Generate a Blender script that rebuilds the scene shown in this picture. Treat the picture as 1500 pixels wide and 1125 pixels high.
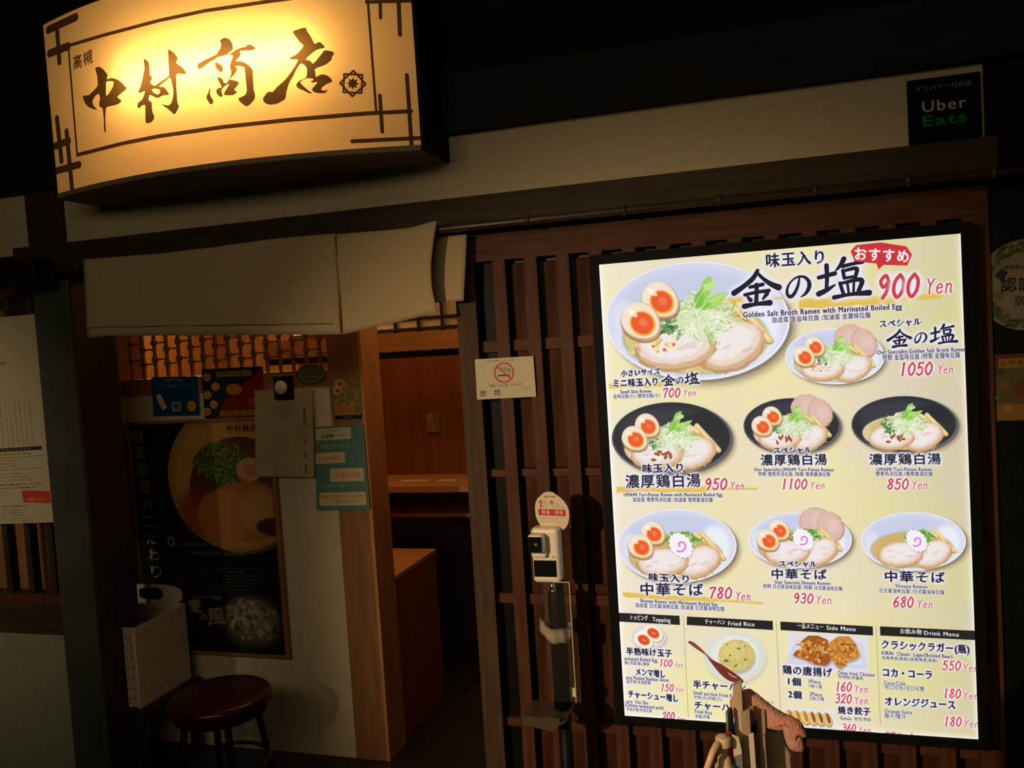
import bpy, bmesh, math, random
import numpy as np
from mathutils import Vector, Matrix, noise
random.seed(7); rng = np.random.default_rng(7)
S = bpy.context.scene
COL = S.collection
for o in list(bpy.data.objects): bpy.data.objects.remove(o)

# ------------------------------------------------------------------ camera, world, lights, exposure
FOC = 1260.0
YAW, PIT, ROL = [math.radians(a) for a in (16.841, -2.984, -3.5875)]
fw = Vector((-math.sin(YAW)*math.cos(PIT), math.cos(YAW)*math.cos(PIT), math.sin(PIT)))
rt0 = Vector((math.cos(YAW), math.sin(YAW), 0)); up0 = rt0.cross(fw)
rt = math.cos(ROL)*rt0 + math.sin(ROL)*up0
up = -math.sin(ROL)*rt0 + math.cos(ROL)*up0
CAM = Vector((0, -2.73, 1.75))
cd = bpy.data.cameras.new('camera'); cam = bpy.data.objects.new('camera', cd); COL.objects.link(cam)
cd.sensor_width = 36; cd.lens = 36*FOC/1500; cd.clip_start = 0.02
M = Matrix.Identity(4)
for i in range(3):
    M[i][0] = rt[i]; M[i][1] = up[i]; M[i][2] = -fw[i]; M[i][3] = CAM[i]
cam.matrix_world = M; S.camera = cam

def ray(x, y): return fw*FOC + rt*(x-750) - up*(y-562.5)
def at(x, y, Y):
    d = ray(x, y); return CAM + d*((Y-CAM.y)/d.y)

w = bpy.data.worlds.new('world'); S.world = w; w.use_nodes = True
w.node_tree.nodes['Background'].inputs[0].default_value = (1.0, 0.78, 0.52, 1)
w.node_tree.nodes['Background'].inputs[1].default_value = 0.006
S.view_settings.view_transform = 'Standard'; S.view_settings.look = 'None'
S.view_settings.exposure = 0.0; S.view_settings.gamma = 1.0; S.view_settings.use_curve_mapping = False
S.cycles.max_bounces = 8; S.cycles.use_denoising = True; S.cycles.transparent_max_bounces = 12
S.cycles.sample_clamp_indirect = 3.0

def light(name, kind, loc, power, col, target=None, **kw):
    l = bpy.data.lights.new(name, kind); l.energy = power; l.color = col
    for k, v in kw.items(): setattr(l, k, v)
    o = bpy.data.objects.new(name, l); COL.objects.link(o); o.location = loc
    if target is not None:
        o.rotation_euler = (Vector(target)-Vector(loc)).to_track_quat('-Z', 'Y').to_euler()
    return o
light('corridor_downlight', 'SPOT', (-2.2, -4.4, 2.3), 560, (1.0, 0.71, 0.40), (-0.33, 0.0, 0.8), spot_size=math.radians(41), spot_blend=1.0, shadow_soft_size=0.05)
light('left_fill_spot', 'SPOT', (-3.9, -3.0, 2.3), 95, (1.0, 0.78, 0.48), (-3.5, 0.0, 1.2), spot_size=math.radians(42), spot_blend=1.0, shadow_soft_size=0.06)  # added fill spot with no visible source, brightens the left notice and wall
light('corridor_ceiling_light', 'AREA', (-0.9, -4.0, 2.9), 17, (1.0, 0.78, 0.48), (-0.9, 0, 1.5), shape='RECTANGLE', size=3.0, size_y=0.6)
light('entrance_light', 'AREA', (-1.15, 0.75, 2.5), 4.0, (1.0, 0.50, 0.17), (-1.4, 0.9, 1.0), shape='RECTANGLE', size=0.4, size_y=0.3)
light('doorway_fill', 'AREA', (-1.8, 0.22, 2.45), 1.3, (1.0, 0.58, 0.24), (-1.9, 0.4, 0.8), shape='RECTANGLE', size=0.8, size_y=0.1)  # added unseen lamp behind the lintel, brightens the partition wall
light('interior_ceiling_light', 'AREA', (-2.1, 1.15, 2.5), 2.0, (1.0, 0.50, 0.16), (-2.1, 1.15, 0), shape='RECTANGLE', size=1.8, size_y=0.5)
light('kitchen_ceiling_light', 'AREA', (-3.6, 2.2, 2.5), 26, (1.0, 0.50, 0.16), (-3.2, 2.4, 0), shape='RECTANGLE', size=1.6, size_y=0.8)

# ------------------------------------------------------------------ materials
def lin(c):
    return tuple(((v/255)/12.92 if v/255 <= 0.04045 else ((v/255+0.055)/1.055)**2.4) for v in c)
def mat(name, col, rough=0.6, nz=0.25, scale=12, stretch=(1, 1, 1), metal=0.0, bump=0.0, spec=0.4, alpha=1.0, coat=0.0, trans=0.0):
    m = bpy.data.materials.new(name); m.use_nodes = True
    n = m.node_tree.nodes; l = m.node_tree.links; b = n['Principled BSDF']
    tc = n.new('ShaderNodeTexCoord'); mp = n.new('ShaderNodeMapping'); mp.inputs['Scale'].default_value = stretch
    l.new(tc.outputs['Object'], mp.inputs[0])
    t = n.new('ShaderNodeTexNoise'); t.inputs['Scale'].default_value = scale; t.inputs['Detail'].default_value = 5
    l.new(mp.outputs[0], t.inputs['Vector'])
    r = n.new('ShaderNodeValToRGB'); r.color_ramp.elements[0].position = 0.3; r.color_ramp.elements[1].position = 0.7
    r.color_ramp.elements[0].color = (*[c*(1-nz) for c in col], 1); r.color_ramp.elements[1].color = (*[min(1, c*(1+nz)) for c in col], 1)
    l.new(t.outputs['Fac'], r.inputs[0]); l.new(r.outputs[0], b.inputs['Base Color'])
    b.inputs['Roughness'].default_value = rough; b.inputs['Metallic'].default_value = metal
    b.inputs['Specular IOR Level'].default_value = spec; b.inputs['Alpha'].default_value = alpha
    b.inputs['Coat Weight'].default_value = coat; b.inputs['Transmission Weight'].default_value = trans
    if bump:
        bp = n.new('ShaderNodeBump'); bp.inputs['Strength'].default_value = bump; bp.inputs['Distance'].default_value = 0.004
        l.new(t.outputs['Fac'], bp.inputs['Height']); l.new(bp.outputs[0], b.inputs['Normal'])
    return m
GV = (9, 9, 0.7); GH = (0.7, 9, 9)
M_ = dict(
 plaster=mat('beige_plaster', (0.50, 0.41, 0.27), 0.9, 0.06, 40, bump=0.1),
 darkwood=mat('dark_stained_wood', (0.015, 0.010, 0.0065), 0.6, 0.35, 6, GH, spec=0.1),
 beam=mat('dark_beam_wood', (0.040, 0.027, 0.015), 0.6, 0.3, 6, GH, spec=0.15),
 red=mat('red_brown_wood', (0.078, 0.028, 0.016), 0.55, 0.35, 7, GV, bump=0.1, spec=0.12),
 redh=mat('red_brown_wood_across', (0.078, 0.028, 0.016), 0.55, 0.3, 7, GH, bump=0.1, spec=0.12),
 stile=mat('grey_brown_door_wood', (0.066, 0.038, 0.023), 0.6, 0.25, 7, GV, spec=0.1),
 board=mat('panelled_wood_grain', (0.055, 0.018, 0.009), 0.6, 0.5, 5, (10, 10, 0.9), bump=0.2, spec=0.08),
 grey=mat('grey_painted_post', (0.055, 0.055, 0.048), 0.45, 0.2, 5, spec=0.3),
 jamb=mat('dark_jamb_wood', (0.028, 0.012, 0.007), 0.5, 0.3, 7, GV),
 greenwall=mat('grey_green_plaster', (0.19, 0.20, 0.14), 0.85, 0.08, 25, bump=0.15),
 orange=mat('orange_pine_wood', (0.50, 0.235, 0.09), 0.45, 0.18, 5, GV),
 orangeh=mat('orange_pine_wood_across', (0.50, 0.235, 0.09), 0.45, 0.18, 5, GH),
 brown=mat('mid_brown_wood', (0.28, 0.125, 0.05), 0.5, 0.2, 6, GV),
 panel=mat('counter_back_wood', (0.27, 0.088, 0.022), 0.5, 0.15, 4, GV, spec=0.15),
 whitewall=mat('cream_wall_paper', (0.62, 0.52, 0.36), 0.85, 0.05, 20),
 black=mat('black_plastic', (0.005, 0.005, 0.005), 0.5, 0.2, 30, spec=0.12),
 blackmat=mat('black_satin_frame', (0.006, 0.006, 0.006), 0.6, 0.2, 20, spec=0.08),
 glassdark=mat('dark_glass', (0.004, 0.004, 0.004), 0.5, 0.2, 4, spec=0.1),
 cloth=mat('beige_linen', (0.46, 0.35, 0.20), 0.95, 0.10, 160, (1, 1, 3), bump=0.5),
 bamboo=mat('dark_bamboo', (0.050, 0.030, 0.020), 0.35, 0.3, 8, GH),
 white=mat('cream_white_plastic', (0.80, 0.72, 0.60), 0.35, 0.03, 30),
 sensor=mat('black_sensor_glass', (0.008, 0.008, 0.010), 0.08, 0.1, 10, spec=0.8),
 chrome=mat('chrome', (0.6, 0.58, 0.52), 0.15, 0.05, 10, metal=1.0),
 clothband=mat('white_cloth_band', (0.62, 0.54, 0.42), 0.9, 0.08, 60, bump=0.3),
 acrylic=mat('clear_acrylic', (0.75, 0.75, 0.6), 0.08, 0.05, 10, alpha=0.008, spec=0.5),
 tray=mat('smoky_acrylic', (0.10, 0.075, 0.04), 0.25, 0.1, 10, alpha=0.66),
 edge=mat('acrylic_edge', (0.55, 0.50, 0.36), 0.3, 0.1, 10),
 towel=mat('pink_towel', (0.62, 0.31, 0.24), 1.0, 0.16, 240, bump=0.8),
 towel2=mat('salmon_towel', (0.62, 0.27, 0.19), 1.0, 0.16, 240, bump=0.8),
 stick=mat('pale_bare_wood', (0.50, 0.39, 0.26), 0.7, 0.12, 20, GV),
 stickd=mat('tan_bare_wood', (0.36, 0.27, 0.17), 0.7, 0.15, 20, GV),
 rack=mat('grey_brown_board', (0.33, 0.25, 0.17), 0.8, 0.1, 20),
 navy=mat('navy_plastic', (0.015, 0.02, 0.06), 0.35, 0.1, 10),
 silver=mat('silver_grey_plastic', (0.18, 0.19, 0.20), 0.35, 0.1, 10),
 redp=mat('red_plastic', (0.34, 0.03, 0.02), 0.4, 0.1, 10),
 paper=mat('plain_paper', (0.62, 0.55, 0.43), 0.8, 0.04, 20),
 yellow=mat('yellow_label', (0.65, 0.40, 0.05), 0.6, 0.05, 20),
 pump=mat('ivory_pump_plastic', (0.72, 0.50, 0.33), 0.35, 0.03, 20),
 floor=mat('dark_floor_tile', (0.022, 0.016, 0.012), 0.5, 0.3, 4),
 ceil=mat('dark_ceiling', (0.011, 0.009, 0.006), 0.9, 0.3, 3, spec=0.1),
 shoji=mat('shoji_paper', (0.85, 0.78, 0.60), 0.9, 0.03, 20),
 stool=mat('red_vinyl', (0.04, 0.005, 0.0045), 0.3, 0.1, 10),
 basket=mat('white_basket_plastic', (0.56, 0.46, 0.36), 0.5, 0.04, 20),
 seam=mat('linen_seam', (0.22, 0.17, 0.095), 0.95, 0.1, 100),
)
def glow(name, col, s):
    m = bpy.data.materials.new(name); m.use_nodes = True; b = m.node_tree.nodes['Principled BSDF']
    b.inputs['Base Color'].default_value = (*col, 1); b.inputs['Emission Color'].default_value = (*col, 1); b.inputs['Emission Strength'].default_value = s
    return m

# ------------------------------------------------------------------ object helpers
def link(name, me, m=None, parent=None, loc=None):
    o = bpy.data.objects.new(name, me); COL.objects.link(o)
    if m is not None: me.materials.append(m)
    if loc is not None: o.location = loc
    if parent is not None:
        o.parent = parent; o.location = o.location - parent.location if loc is None else Vector(loc)
    return o
def from_bm(name, bm, m, parent=None, smooth=False):
    """mesh built in world coordinates; parented to a root that has location only"""
    me = bpy.data.meshes.new(name); bmesh.ops.recalc_face_normals(bm, faces=bm.faces[:]); bm.to_mesh(me); bm.free()
    if smooth:
        for p in me.polygons: p.use_smooth = True
    # re-centre on own bounds
    co = [v.co for v in me.vertices]
    c = Vector((sum((min(p[i] for p in co), max(p[i] for p in co)))/2 for i in range(3)))
    me.transform(Matrix.Translation(-c)); me.materials.append(m)
    o = bpy.data.objects.new(name, me); COL.objects.link(o); o.location = c
    if parent is not None: o.parent = parent; o.location = c - parent.location
    return o
def thing(name, label, cat, loc, group=None):
    o = bpy.data.objects.new(name, None); COL.objects.link(o); o.location = loc; o.empty_display_size = 0.05
    return tag(o, label, cat, group)
def tag(o, label, cat, group=None):
    o['label'] = label; o['category'] = cat
    if group: o['group'] = group
    return o
def struct(o, label=None):
    o['kind'] = 'structure'
    if label: o['label'] = label
    return o
def bm_box(bm, x0, x1, y0, y1, z0, z1):
    v = [bm.verts.new(p) for p in ((x0,y0,z0),(x1,y0,z0),(x1,y1,z0),(x0,y1,z0),(x0,y0,z1),(x1,y0,z1),(x1,y1,z1),(x0,y1,z1))]
    fs = [bm.faces.new([v[i] for i in f]) for f in ((0,3,2,1),(4,5,6,7),(0,1,5,4),(1,2,6,5),(2,3,7,6),(3,0,4,7))]
    return v, fs
def box(name, x0, x1, y0, y1, z0, z1, m, parent=None, r=0.0, seg=2):
    bm = bmesh.new(); bm_box(bm, min(x0,x1), max(x0,x1), min(y0,y1), max(y0,y1), min(z0,z1), max(z0,z1))
    if r: bmesh.ops.bevel(bm, geom=bm.edges[:], offset=r, segments=seg, affect='EDGES', profile=0.5)
    return from_bm(name, bm, m, parent, smooth=False)
def tube_bm(bm, pts, rad, n=12, cap=True):
    rings = []
    for i, p in enumerate(pts):
        p = Vector(p); a = Vector(pts[max(0, i-1)]); b = Vector(pts[min(len(pts)-1, i+1)])
        d = (b-a).normalized(); s = d.cross(Vector((0, 0, 1)))
        if s.length < 1e-4: s = Vector((1, 0, 0))
        s.normalize(); t = s.cross(d); r = rad[i] if hasattr(rad, '__len__') else rad
        rings.append([bm.verts.new(p + s*(r*math.cos(k*2*math.pi/n)) + t*(r*math.sin(k*2*math.pi/n))) for k in range(n)])
    for a, b in zip(rings, rings[1:]):
        for k in range(n): bm.faces.new((a[k], a[(k+1) % n], b[(k+1) % n], b[k]))
    if cap: bm.faces.new(rings[0][::-1]); bm.faces.new(rings[-1])
def tube(name, pts, rad, m, parent=None, n=12):
    bm = bmesh.new(); tube_bm(bm, pts, rad, n); return from_bm(name, bm, m, parent, smooth=True)
def prism(name, pts, y0, y1, m, parent=None, bev=0.0):
    """pts (x,z) outline extruded from y0 to y1"""
    bm = bmesh.new(); a = [bm.verts.new((p[0], y0, p[1])) for p in pts]; b = [bm.verts.new((p[0], y1, p[1])) for p in pts]
    bm.faces.new(a); bm.faces.new(b[::-1]); n = len(pts)
    for i in range(n): bm.faces.new((a[i], b[i], b[(i+1) % n], a[(i+1) % n]))
    if bev: bmesh.ops.bevel(bm, geom=[e for e in bm.edges if abs(e.verts[0].co.y-e.verts[1].co.y) < 1e-6], offset=bev, segments=2, affect='EDGES')
    return from_bm(name, bm, m, parent)

# ------------------------------------------------------------------ print raster: drawn shapes composited in numpy
_fc = bpy.data.curves.new('type', 'FONT'); _fo = bpy.data.objects.new('type', _fc); COL.objects.link(_fo); _fc.resolution_u = 3; _fc.space_character = 1.14
_gl = {}
def glyphs(s):
    if s in _gl: return _gl[s]
    _fc.body = s; bpy.context.view_layer.update()
    ev = _fo.evaluated_get(bpy.context.evaluated_depsgraph_get()); me = ev.to_mesh()
    cnt = {}
    for p in me.polygons:
        for k in p.edge_keys: cnt[k] = cnt.get(k, 0)+1
    co = np.array([v.co[:2] for v in me.vertices]) if len(me.vertices) else np.zeros((1, 2))
    e = np.array([k for k, c in cnt.items() if c == 1], dtype=int).reshape(-1, 2)
    out = co[e]; ev.to_mesh_clear(); _gl[s] = out; return out
SS = 3
def cover(edges, W, H):
    """even-odd coverage of closed outlines; edges (N,2,2) in pixels -> (slice, mask)"""
    if len(edges) == 0: return None
    mn = np.floor(edges.min((0, 1))).astype(int)-3; mx = np.ceil(edges.max((0, 1))).astype(int)+4
    x0, y0 = max(mn[0], 0), max(mn[1], 0); x1, y1 = min(mx[0], W), min(mx[1], H)
    if x1 <= x0 or y1 <= y0: return None
    w_, h_ = (x1-x0)*SS, (y1-y0)*SS
    a = (edges[:, 0]-[x0, y0])*SS; b = (edges[:, 1]-[x0, y0])*SS
    sw = a[:, 1] > b[:, 1]; a2 = np.where(sw[:, None], b, a); b2 = np.where(sw[:, None], a, b)
    i0 = np.clip(np.ceil(a2[:, 1]-.5).astype(int), 0, h_); i1 = np.clip(np.ceil(b2[:, 1]-.5).astype(int), 0, h_)
    n = np.maximum(i1-i0, 0); idx = np.repeat(np.arange(len(n)), n)
    rows = np.arange(n.sum())-np.repeat(np.cumsum(n)-n, n)+i0[idx]
    t = (rows+.5-a2[idx, 1])/np.maximum(b2[idx, 1]-a2[idx, 1], 1e-9); xs = a2[idx, 0]+t*(b2[idx, 0]-a2[idx, 0])
    c = np.clip(np.ceil(xs-.5).astype(int), 0, w_)
    acc = np.zeros((h_, w_+1), np.int32); np.add.at(acc, (rows, c), 1)
    m = (np.cumsum(acc, 1)[:, :w_] & 1).astype(np.float32)
    return (slice(y0, y1), slice(x0, x1)), m.reshape(y1-y0, SS, x1-x0, SS).mean((1, 3))
def blur(m, r):
    r = max(1, int(round(r)))
    for ax in (0, 1, 0, 1):
        p = np.pad(m, [(r+1, r) if k == ax else (0, 0) for k in (0, 1)]); c = np.cumsum(p, ax)
        m = (np.take(c, range(2*r+1, c.shape[ax]), ax)-np.take(c, range(0, c.shape[ax]-2*r-1), ax))/(2*r+1)
    return m
def vnoise(W, H, cell, ang=0.0, st=1.0):
    yy, xx = np.mgrid[0:H, 0:W].astype(np.float32); c, s = math.cos(ang), math.sin(ang)
    u = (xx*c+yy*s)/(cell*st); v = (-xx*s+yy*c)/cell; u -= u.min(); v -= v.min()
    g = rng.random((int(v.max())+3, int(u.max())+3)).astype(np.float32)
    i, j = v.astype(int), u.astype(int); fv, fu = v-i, u-j; fv = fv*fv*(3-2*fv); fu = fu*fu*(3-2*fu)
    return (g[i, j]*(1-fu)+g[i, j+1]*fu)*(1-fv)+(g[i+1, j]*(1-fu)+g[i+1, j+1]*fu)*fv
def arr(c): return np.array(c, np.float32)/255
class Canvas:
    def __init__(s, W, H, bg, fn=None, upv=None):
        s.W, s.H = W, H; s.a = np.ones((H, W, 3), np.float32)*arr(bg); s.fn = fn or (lambda p: np.asarray(p, float)); s.upv = upv
    def scale(s, p):  # canvas pixels per user unit near p
        q = s.fn(np.array([p, (p[0]+1, p[1])], float)); return float(np.hypot(*(q[1]-q[0])))
    def comp(s, sl, m, col):
        col = col(sl) if callable(col) else arr(col); s.a[sl] = s.a[sl]*(1-m[..., None])+col*m[..., None]
    def poly(s, loops, col, al=1.0, soft=0):
        if not isinstance(loops[0][0], (list, tuple, np.ndarray)): loops = [loops]
        es = []
        for L in loops:
            q = s.fn(np.array(L, float)); es.append(np.stack([q, np.roll(q, -1, 0)], 1))
        e = np.concatenate(es)
        r = cover(e, s.W, s.H)
        if r is None: return
        sl, m = r
        if soft:
            k = int(soft*2.5)+2; y0, y1, x0, x1 = max(sl[0].start-k, 0), min(sl[0].stop+k, s.H), max(sl[1].start-k, 0), min(sl[1].stop+k, s.W)
            big = np.zeros((y1-y0, x1-x0), np.float32); big[sl[0].start-y0:sl[0].stop-y0, sl[1].start-x0:sl[1].stop-x0] = m
            m = blur(big, soft); sl = (slice(y0, y1), slice(x0, x1))
        s.comp(sl, m*al, col)
    def rect(s, x0, y0, x1, y1, col, al=1.0, soft=0): s.poly([(x0, y0), (x1, y0), (x1, y1), (x0, y1)], col, al, soft)
    def ell(s, cx, cy, rx, ry, col, al=1.0, soft=0, rot=0.0, n=56, egg=0.0, rough=0.0):
        P = []
        for k in range(n):
            t = 2*math.pi*k/n; a = rx*math.cos(t)*(1+rough*random.uniform(-1, 1)); b = ry*math.sin(t)*(1+egg*math.cos(t))*(1+rough*random.uniform(-1, 1))
            P.append((cx+a*math.cos(rot)-b*math.sin(rot), cy+a*math.sin(rot)+b*math.cos(rot)))
        s.poly(P, col, al, soft)
    def smask(s, strokes):
        """strokes: list of [(x,y,halfwidth)...] in user units; returns slice, mask"""
        Q = []
        for st in strokes:
            p = np.array(st, float); q = s.fn(p[:, :2]); k = s.scale(p[0, :2]); Q.append(np.c_[q, p[:, 2]*k])
        allp = np.concatenate(Q); rm = allp[:, 2].max()+3
        x0, y0 = np.maximum(np.floor(allp[:, :2].min(0)-rm), 0).astype(int); x1, y1 = np.ceil(allp[:, :2].max(0)+rm).astype(int)
        x1, y1 = min(x1, s.W), min(y1, s.H)
        if x1 <= x0 or y1 <= y0: return None
        m = np.zeros((y1-y0, x1-x0), np.float32)
        for q in Q:
            for a, b in zip(q[:-1], q[1:]):
                r = max(a[2], b[2])+1.5
                u0 = int(max(min(a[0], b[0])-r-x0, 0)); u1 = int(min(max(a[0], b[0])+r-x0+2, x1-x0)); v0 = int(max(min(a[1], b[1])-r-y0, 0)); v1 = int(min(max(a[1], b[1])+r-y0+2, y1-y0))
                if u1 <= u0 or v1 <= v0: continue
                yy, xx = np.mgrid[v0:v1, u0:u1]; xx = xx+x0+.5; yy = yy+y0+.5
                d = b[:2]-a[:2]; L = max(d@d, 1e-9); t = np.clip(((xx-a[0])*d[0]+(yy-a[1])*d[1])/L, 0, 1)
                dist = np.hypot(xx-a[0]-t*d[0], yy-a[1]-t*d[1]); mm = np.clip(a[2]+t*(b[2]-a[2])-dist+.5, 0, 1)
                m[v0:v1, u0:u1] = np.maximum(m[v0:v1, u0:u1], mm)
        return (slice(y0, y1), slice(x0, x1)), m
    def stroke(s, strokes, col, al=1.0, halo=None):
        r = s.smask(strokes)
        if r is None: return
        sl, m = r
        if halo: s.halo(sl, m, *halo)
        s.comp(sl, m*al, col)
    def halo(s, sl, m, rad, col):
        k = int(rad*2.2)+2; y0, y1, x0, x1 = max(sl[0].start-k, 0), min(sl[0].stop+k, s.H), max(sl[1].start-k, 0), min(sl[1].stop+k, s.W)
        big = np.zeros((y1-y0, x1-x0), np.float32); big[sl[0].start-y0:sl[0].stop-y0, sl[1].start-x0:sl[1].stop-x0] = m
        s.comp((slice(y0, y1), slice(x0, x1)), np.clip(blur(big, rad)*3.2, 0, 1)*.92, col)
    def text(s, t, x0, y0, x1, y1, h, col, bold=0.0, nib=0.0, halo=None, al=1.0, vertical=False):
        """baseline-left (x0,y0) to baseline-right (x1,y1), glyph height h, in user units"""
        e = glyphs(t)
        if len(e) == 0: return
        cjk = any(ord(c) > 0x2E80 for c in t)
        mn, mx = e.min((0, 1)), e.max((0, 1)); sc = h/(0.86 if cjk else 0.70)
        bx = (e[..., 0]-mn[0])/(mx[0]-mn[0]); by = (e[..., 1]+(0.08 if cjk else 0))*sc
        ux, uy = s.upv if s.upv else (0.0, -1.0)
        X = x0+bx*(x1-x0)+by*ux; Y = y0+bx*(y1-y0)+by*uy
        q = s.fn(np.stack([X, Y], -1).reshape(-1, 2)).reshape(e.shape)
        r = cover(q, s.W, s.H)
        if r is None: return
        sl, m = r
        k = s.scale((x0, y0))
        for dx, dy, amt in ((1, 0, bold*.45), (0, 1, bold*.25), (1, -1, nib*.42)):
            n = amt*k
            if n > 0.1:
                mm = m.copy(); i = 1
                while i <= math.ceil(n):
                    f = min(1, n-i+1)
                    for sg in (1, -1):
                        if i % 2 == (0 if sg == 1 else 1) or True:
                            mm = np.maximum(mm, np.roll(m, (sg*dy*((i+1)//2), sg*dx*((i+1)//2)), (0, 1))*f)
                    i += 2
                m = mm
        if halo: s.halo(sl, m, *halo)
        s.comp(sl, m*al, col)
    def blank_lines(s, x0, y0, x1, y1, n, col, al=0.6, h=0.45, vertical=False):
        """illegible small print: broken dashes"""
        if vertical:
            for i in range(n):
                x = x0+(x1-x0)*(i+.5)/n; y = y0
                while y < y1-2:
                    L = random.uniform(1.5, 4)*(x1-x0)/n*.5; s.rect(x-(x1-x0)/n*h/2, y, x+(x1-x0)/n*h/2, min(y+L, y1), col, al*random.uniform(.4, 1)); y += L*1.25
        else:
            for i in range(n):
                y = y0+(y1-y0)*(i+.5)/n; x = x0; hh = (y1-y0)/n*h/2; e = x0+(x1-x0)*random.uniform(.7, 1)
                while x < e:
                    L = random.uniform(2, 9)*hh; s.rect(x, y-hh, min(x+L, e), y+hh, col, al*random.uniform(.4, 1)); x += L+hh*1.2
    def material(s, name, emit=0.0, rough=0.6, spec=0.3):
        im = bpy.data.images.new(name, s.W, s.H, alpha=False)
        b = np.ones((s.H, s.W, 4), np.float32); b[..., :3] = np.clip(s.a[::-1], 0, 1); im.pixels.foreach_set(b.ravel()); im.update(); im.pack()
        m = bpy.data.materials.new(name); m.use_nodes = True; n = m.node_tree.nodes; l = m.node_tree.links
        t = n.new('ShaderNodeTexImage'); t.image = im; t.extension = 'EXTEND'; p = n['Principled BSDF']; p.inputs['Roughness'].default_value = rough; p.inputs['Specular IOR Level'].default_value = spec
        if emit:
            p.inputs['Base Color'].default_value = (.02, .02, .02, 1); l.new(t.outputs[0], p.inputs['Emission Color']); p.inputs['Emission Strength'].default_value = emit
        else: l.new(t.outputs[0], p.inputs['Base Color'])
        return m
def card(name, quad, th, front, back, parent=None):
    """thin printed slab; quad = TL,TR,BR,BL of the front face, thickness th towards +Y"""
    bm = bmesh.new(); uv = bm.loops.layers.uv.new('uv')
    a = [bm.verts.new(p) for p in quad]; b = [bm.verts.new(Vector(p)+Vector((0, th, 0))) for p in quad]
    f = bm.faces.new((a[3], a[2], a[1], a[0])); 
    for lp, c in zip(f.loops, ((0, 0), (1, 0), (1, 1), (0, 1))): lp[uv].uv = c
    bk = [bm.faces.new(b)] + [bm.faces.new((a[i], a[(i+1) % 4], b[(i+1) % 4], b[i])) for i in range(4)]
    for g in bk: g.material_index = 1
    me = bpy.data.meshes.new(name); c = sum((Vector(p) for p in quad), Vector())/4
    bm.transform(Matrix.Translation(-c)); bm.to_mesh(me); bm.free(); me.materials.append(front); me.materials.append(back)
    o = bpy.data.objects.new(name, me); COL.objects.link(o); o.location = c
    if parent is not None: o.parent = parent; o.location = c-parent.location
    return o
def outline_card(name, pts, Y, th, front, back, parent=None):
    """printed slab with any (x,z) outline, uv spans its bounds"""
    P = np.array(pts); mn, mx = P.min(0), P.max(0)
    bm = bmesh.new(); uv = bm.loops.layers.uv.new('uv')
    a = [bm.verts.new((p[0], Y, p[1])) for p in pts]; b = [bm.verts.new((p[0], Y+th, p[1])) for p in pts]; n = len(pts)
    f = bm.faces.new(a); f.normal_update()
    if f.normal.y > 0: f.normal_flip()
    for lp in f.loops: lp[uv].uv = ((lp.vert.co.x-mn[0])/(mx[0]-mn[0]), (lp.vert.co.z-mn[1])/(mx[1]-mn[1]))
    g = bm.faces.new(b[::-1]); g.material_index = 1
    for i in range(n): bm.faces.new((a[i], b[i], b[(i+1) % n], a[(i+1) % n])).material_index = 1
    c = Vector(((mn[0]+mx[0])/2, Y, (mn[1]+mx[1])/2)); bm.transform(Matrix.Translation(-c))
    me = bpy.data.meshes.new(name); bm.to_mesh(me); bm.free(); me.materials.append(front); me.materials.append(back)
    o = bpy.data.objects.new(name, me); COL.objects.link(o); o.location = c
    if parent is not None: o.parent = parent; o.location = c-parent.location
    return o

# ================================================================== SETTING
struct(box('floor', -5, 2.4, -5, 4, -0.1, 0.0, M_['floor']))
struct(box('ceiling', -5, 2.4, -5, 4, 3.35, 3.45, M_['ceil']))
struct(box('ceiling_inner', -4.4, 0.6, 0.12, 3.6, 2.6, 2.66, M_['brown']))
struct(box('wall_back', -4.5, 0.7, 3.6, 3.7, 0, 2.6, M_['brown']))
struct(box('wall_inner_left', -4.5, -4.4, 0.1, 3.6, 0, 2.6, M_['brown']))
struct(box('wall_inner_right', 0.6, 0.7, 0.1, 3.6, 0, 2.6, M_['brown']))
struct(box('wall_upper', -5, 2.4, 0.0, 0.1, 2.44, 3.35, M_['ceil']), 'dark wall above the plaster band')
struct(box('wall_front', -5, 0.6, 0.0, 0.1, 2.20, 2.44, M_['plaster']), 'beige plaster band above the entrance')
struct(box('beam_upper', -5, 2.4, -0.05, 0.0, 2.437, 2.62, M_['darkwood']))
struct(box('wall_right', 0.6, 2.4, 0.0, 0.1, 0, 2.437, M_['blackmat']), 'black wall to the right of the menu')
lb = struct(box('lintel', -2.80, 0.62, -0.055, 0.10, 2.105, 2.222, M_['beam']))
struct(box('lintel_left', -5, -2.80, -0.01, 0.10, 2.09, 2.20, M_['darkwood']))
pl = struct(box('pillar_grey', -2.76, -2.586, -0.02, 0.20, 0, 2.105, M_['grey'], r=0.004))
box('jamb_board', -2.586, -2.578, -0.015, 0.20, 0, 2.105, M_['jamb'], pl)
box('capital', -2.76, -2.586, -0.015, 0.10, 2.22, 2.437, M_['beam'], pl)
# left window and the wall below it
struct(box('wall_left_lower', -5, -2.76, 0.03, 0.12, 0, 0.665, M_['greenwall']), 'grey green plaster wall panel below the left window')
wn = struct(box('window_1', -5, -2.76, 0.02, 0.10, 0.665, 0.79, M_['beam']))
box('window_header', -3.6, -2.76, 0.02, 0.10, 2.045, 2.09, M_['red'], wn)
for i in range(7):
    x = -2.835-i*0.115
    box('slat', x-0.014, x+0.014, 0.03, 0.07, 0.80, 2.045, M_['jamb'], wn)
box('sill_rail', -3.6, -2.76, 0.025, 0.09, 0.79, 0.83, M_['red'], wn)
box('glass', -3.6, -2.76, 0.072, 0.078, 0.82, 2.045, M_['acrylic'], wn)
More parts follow.
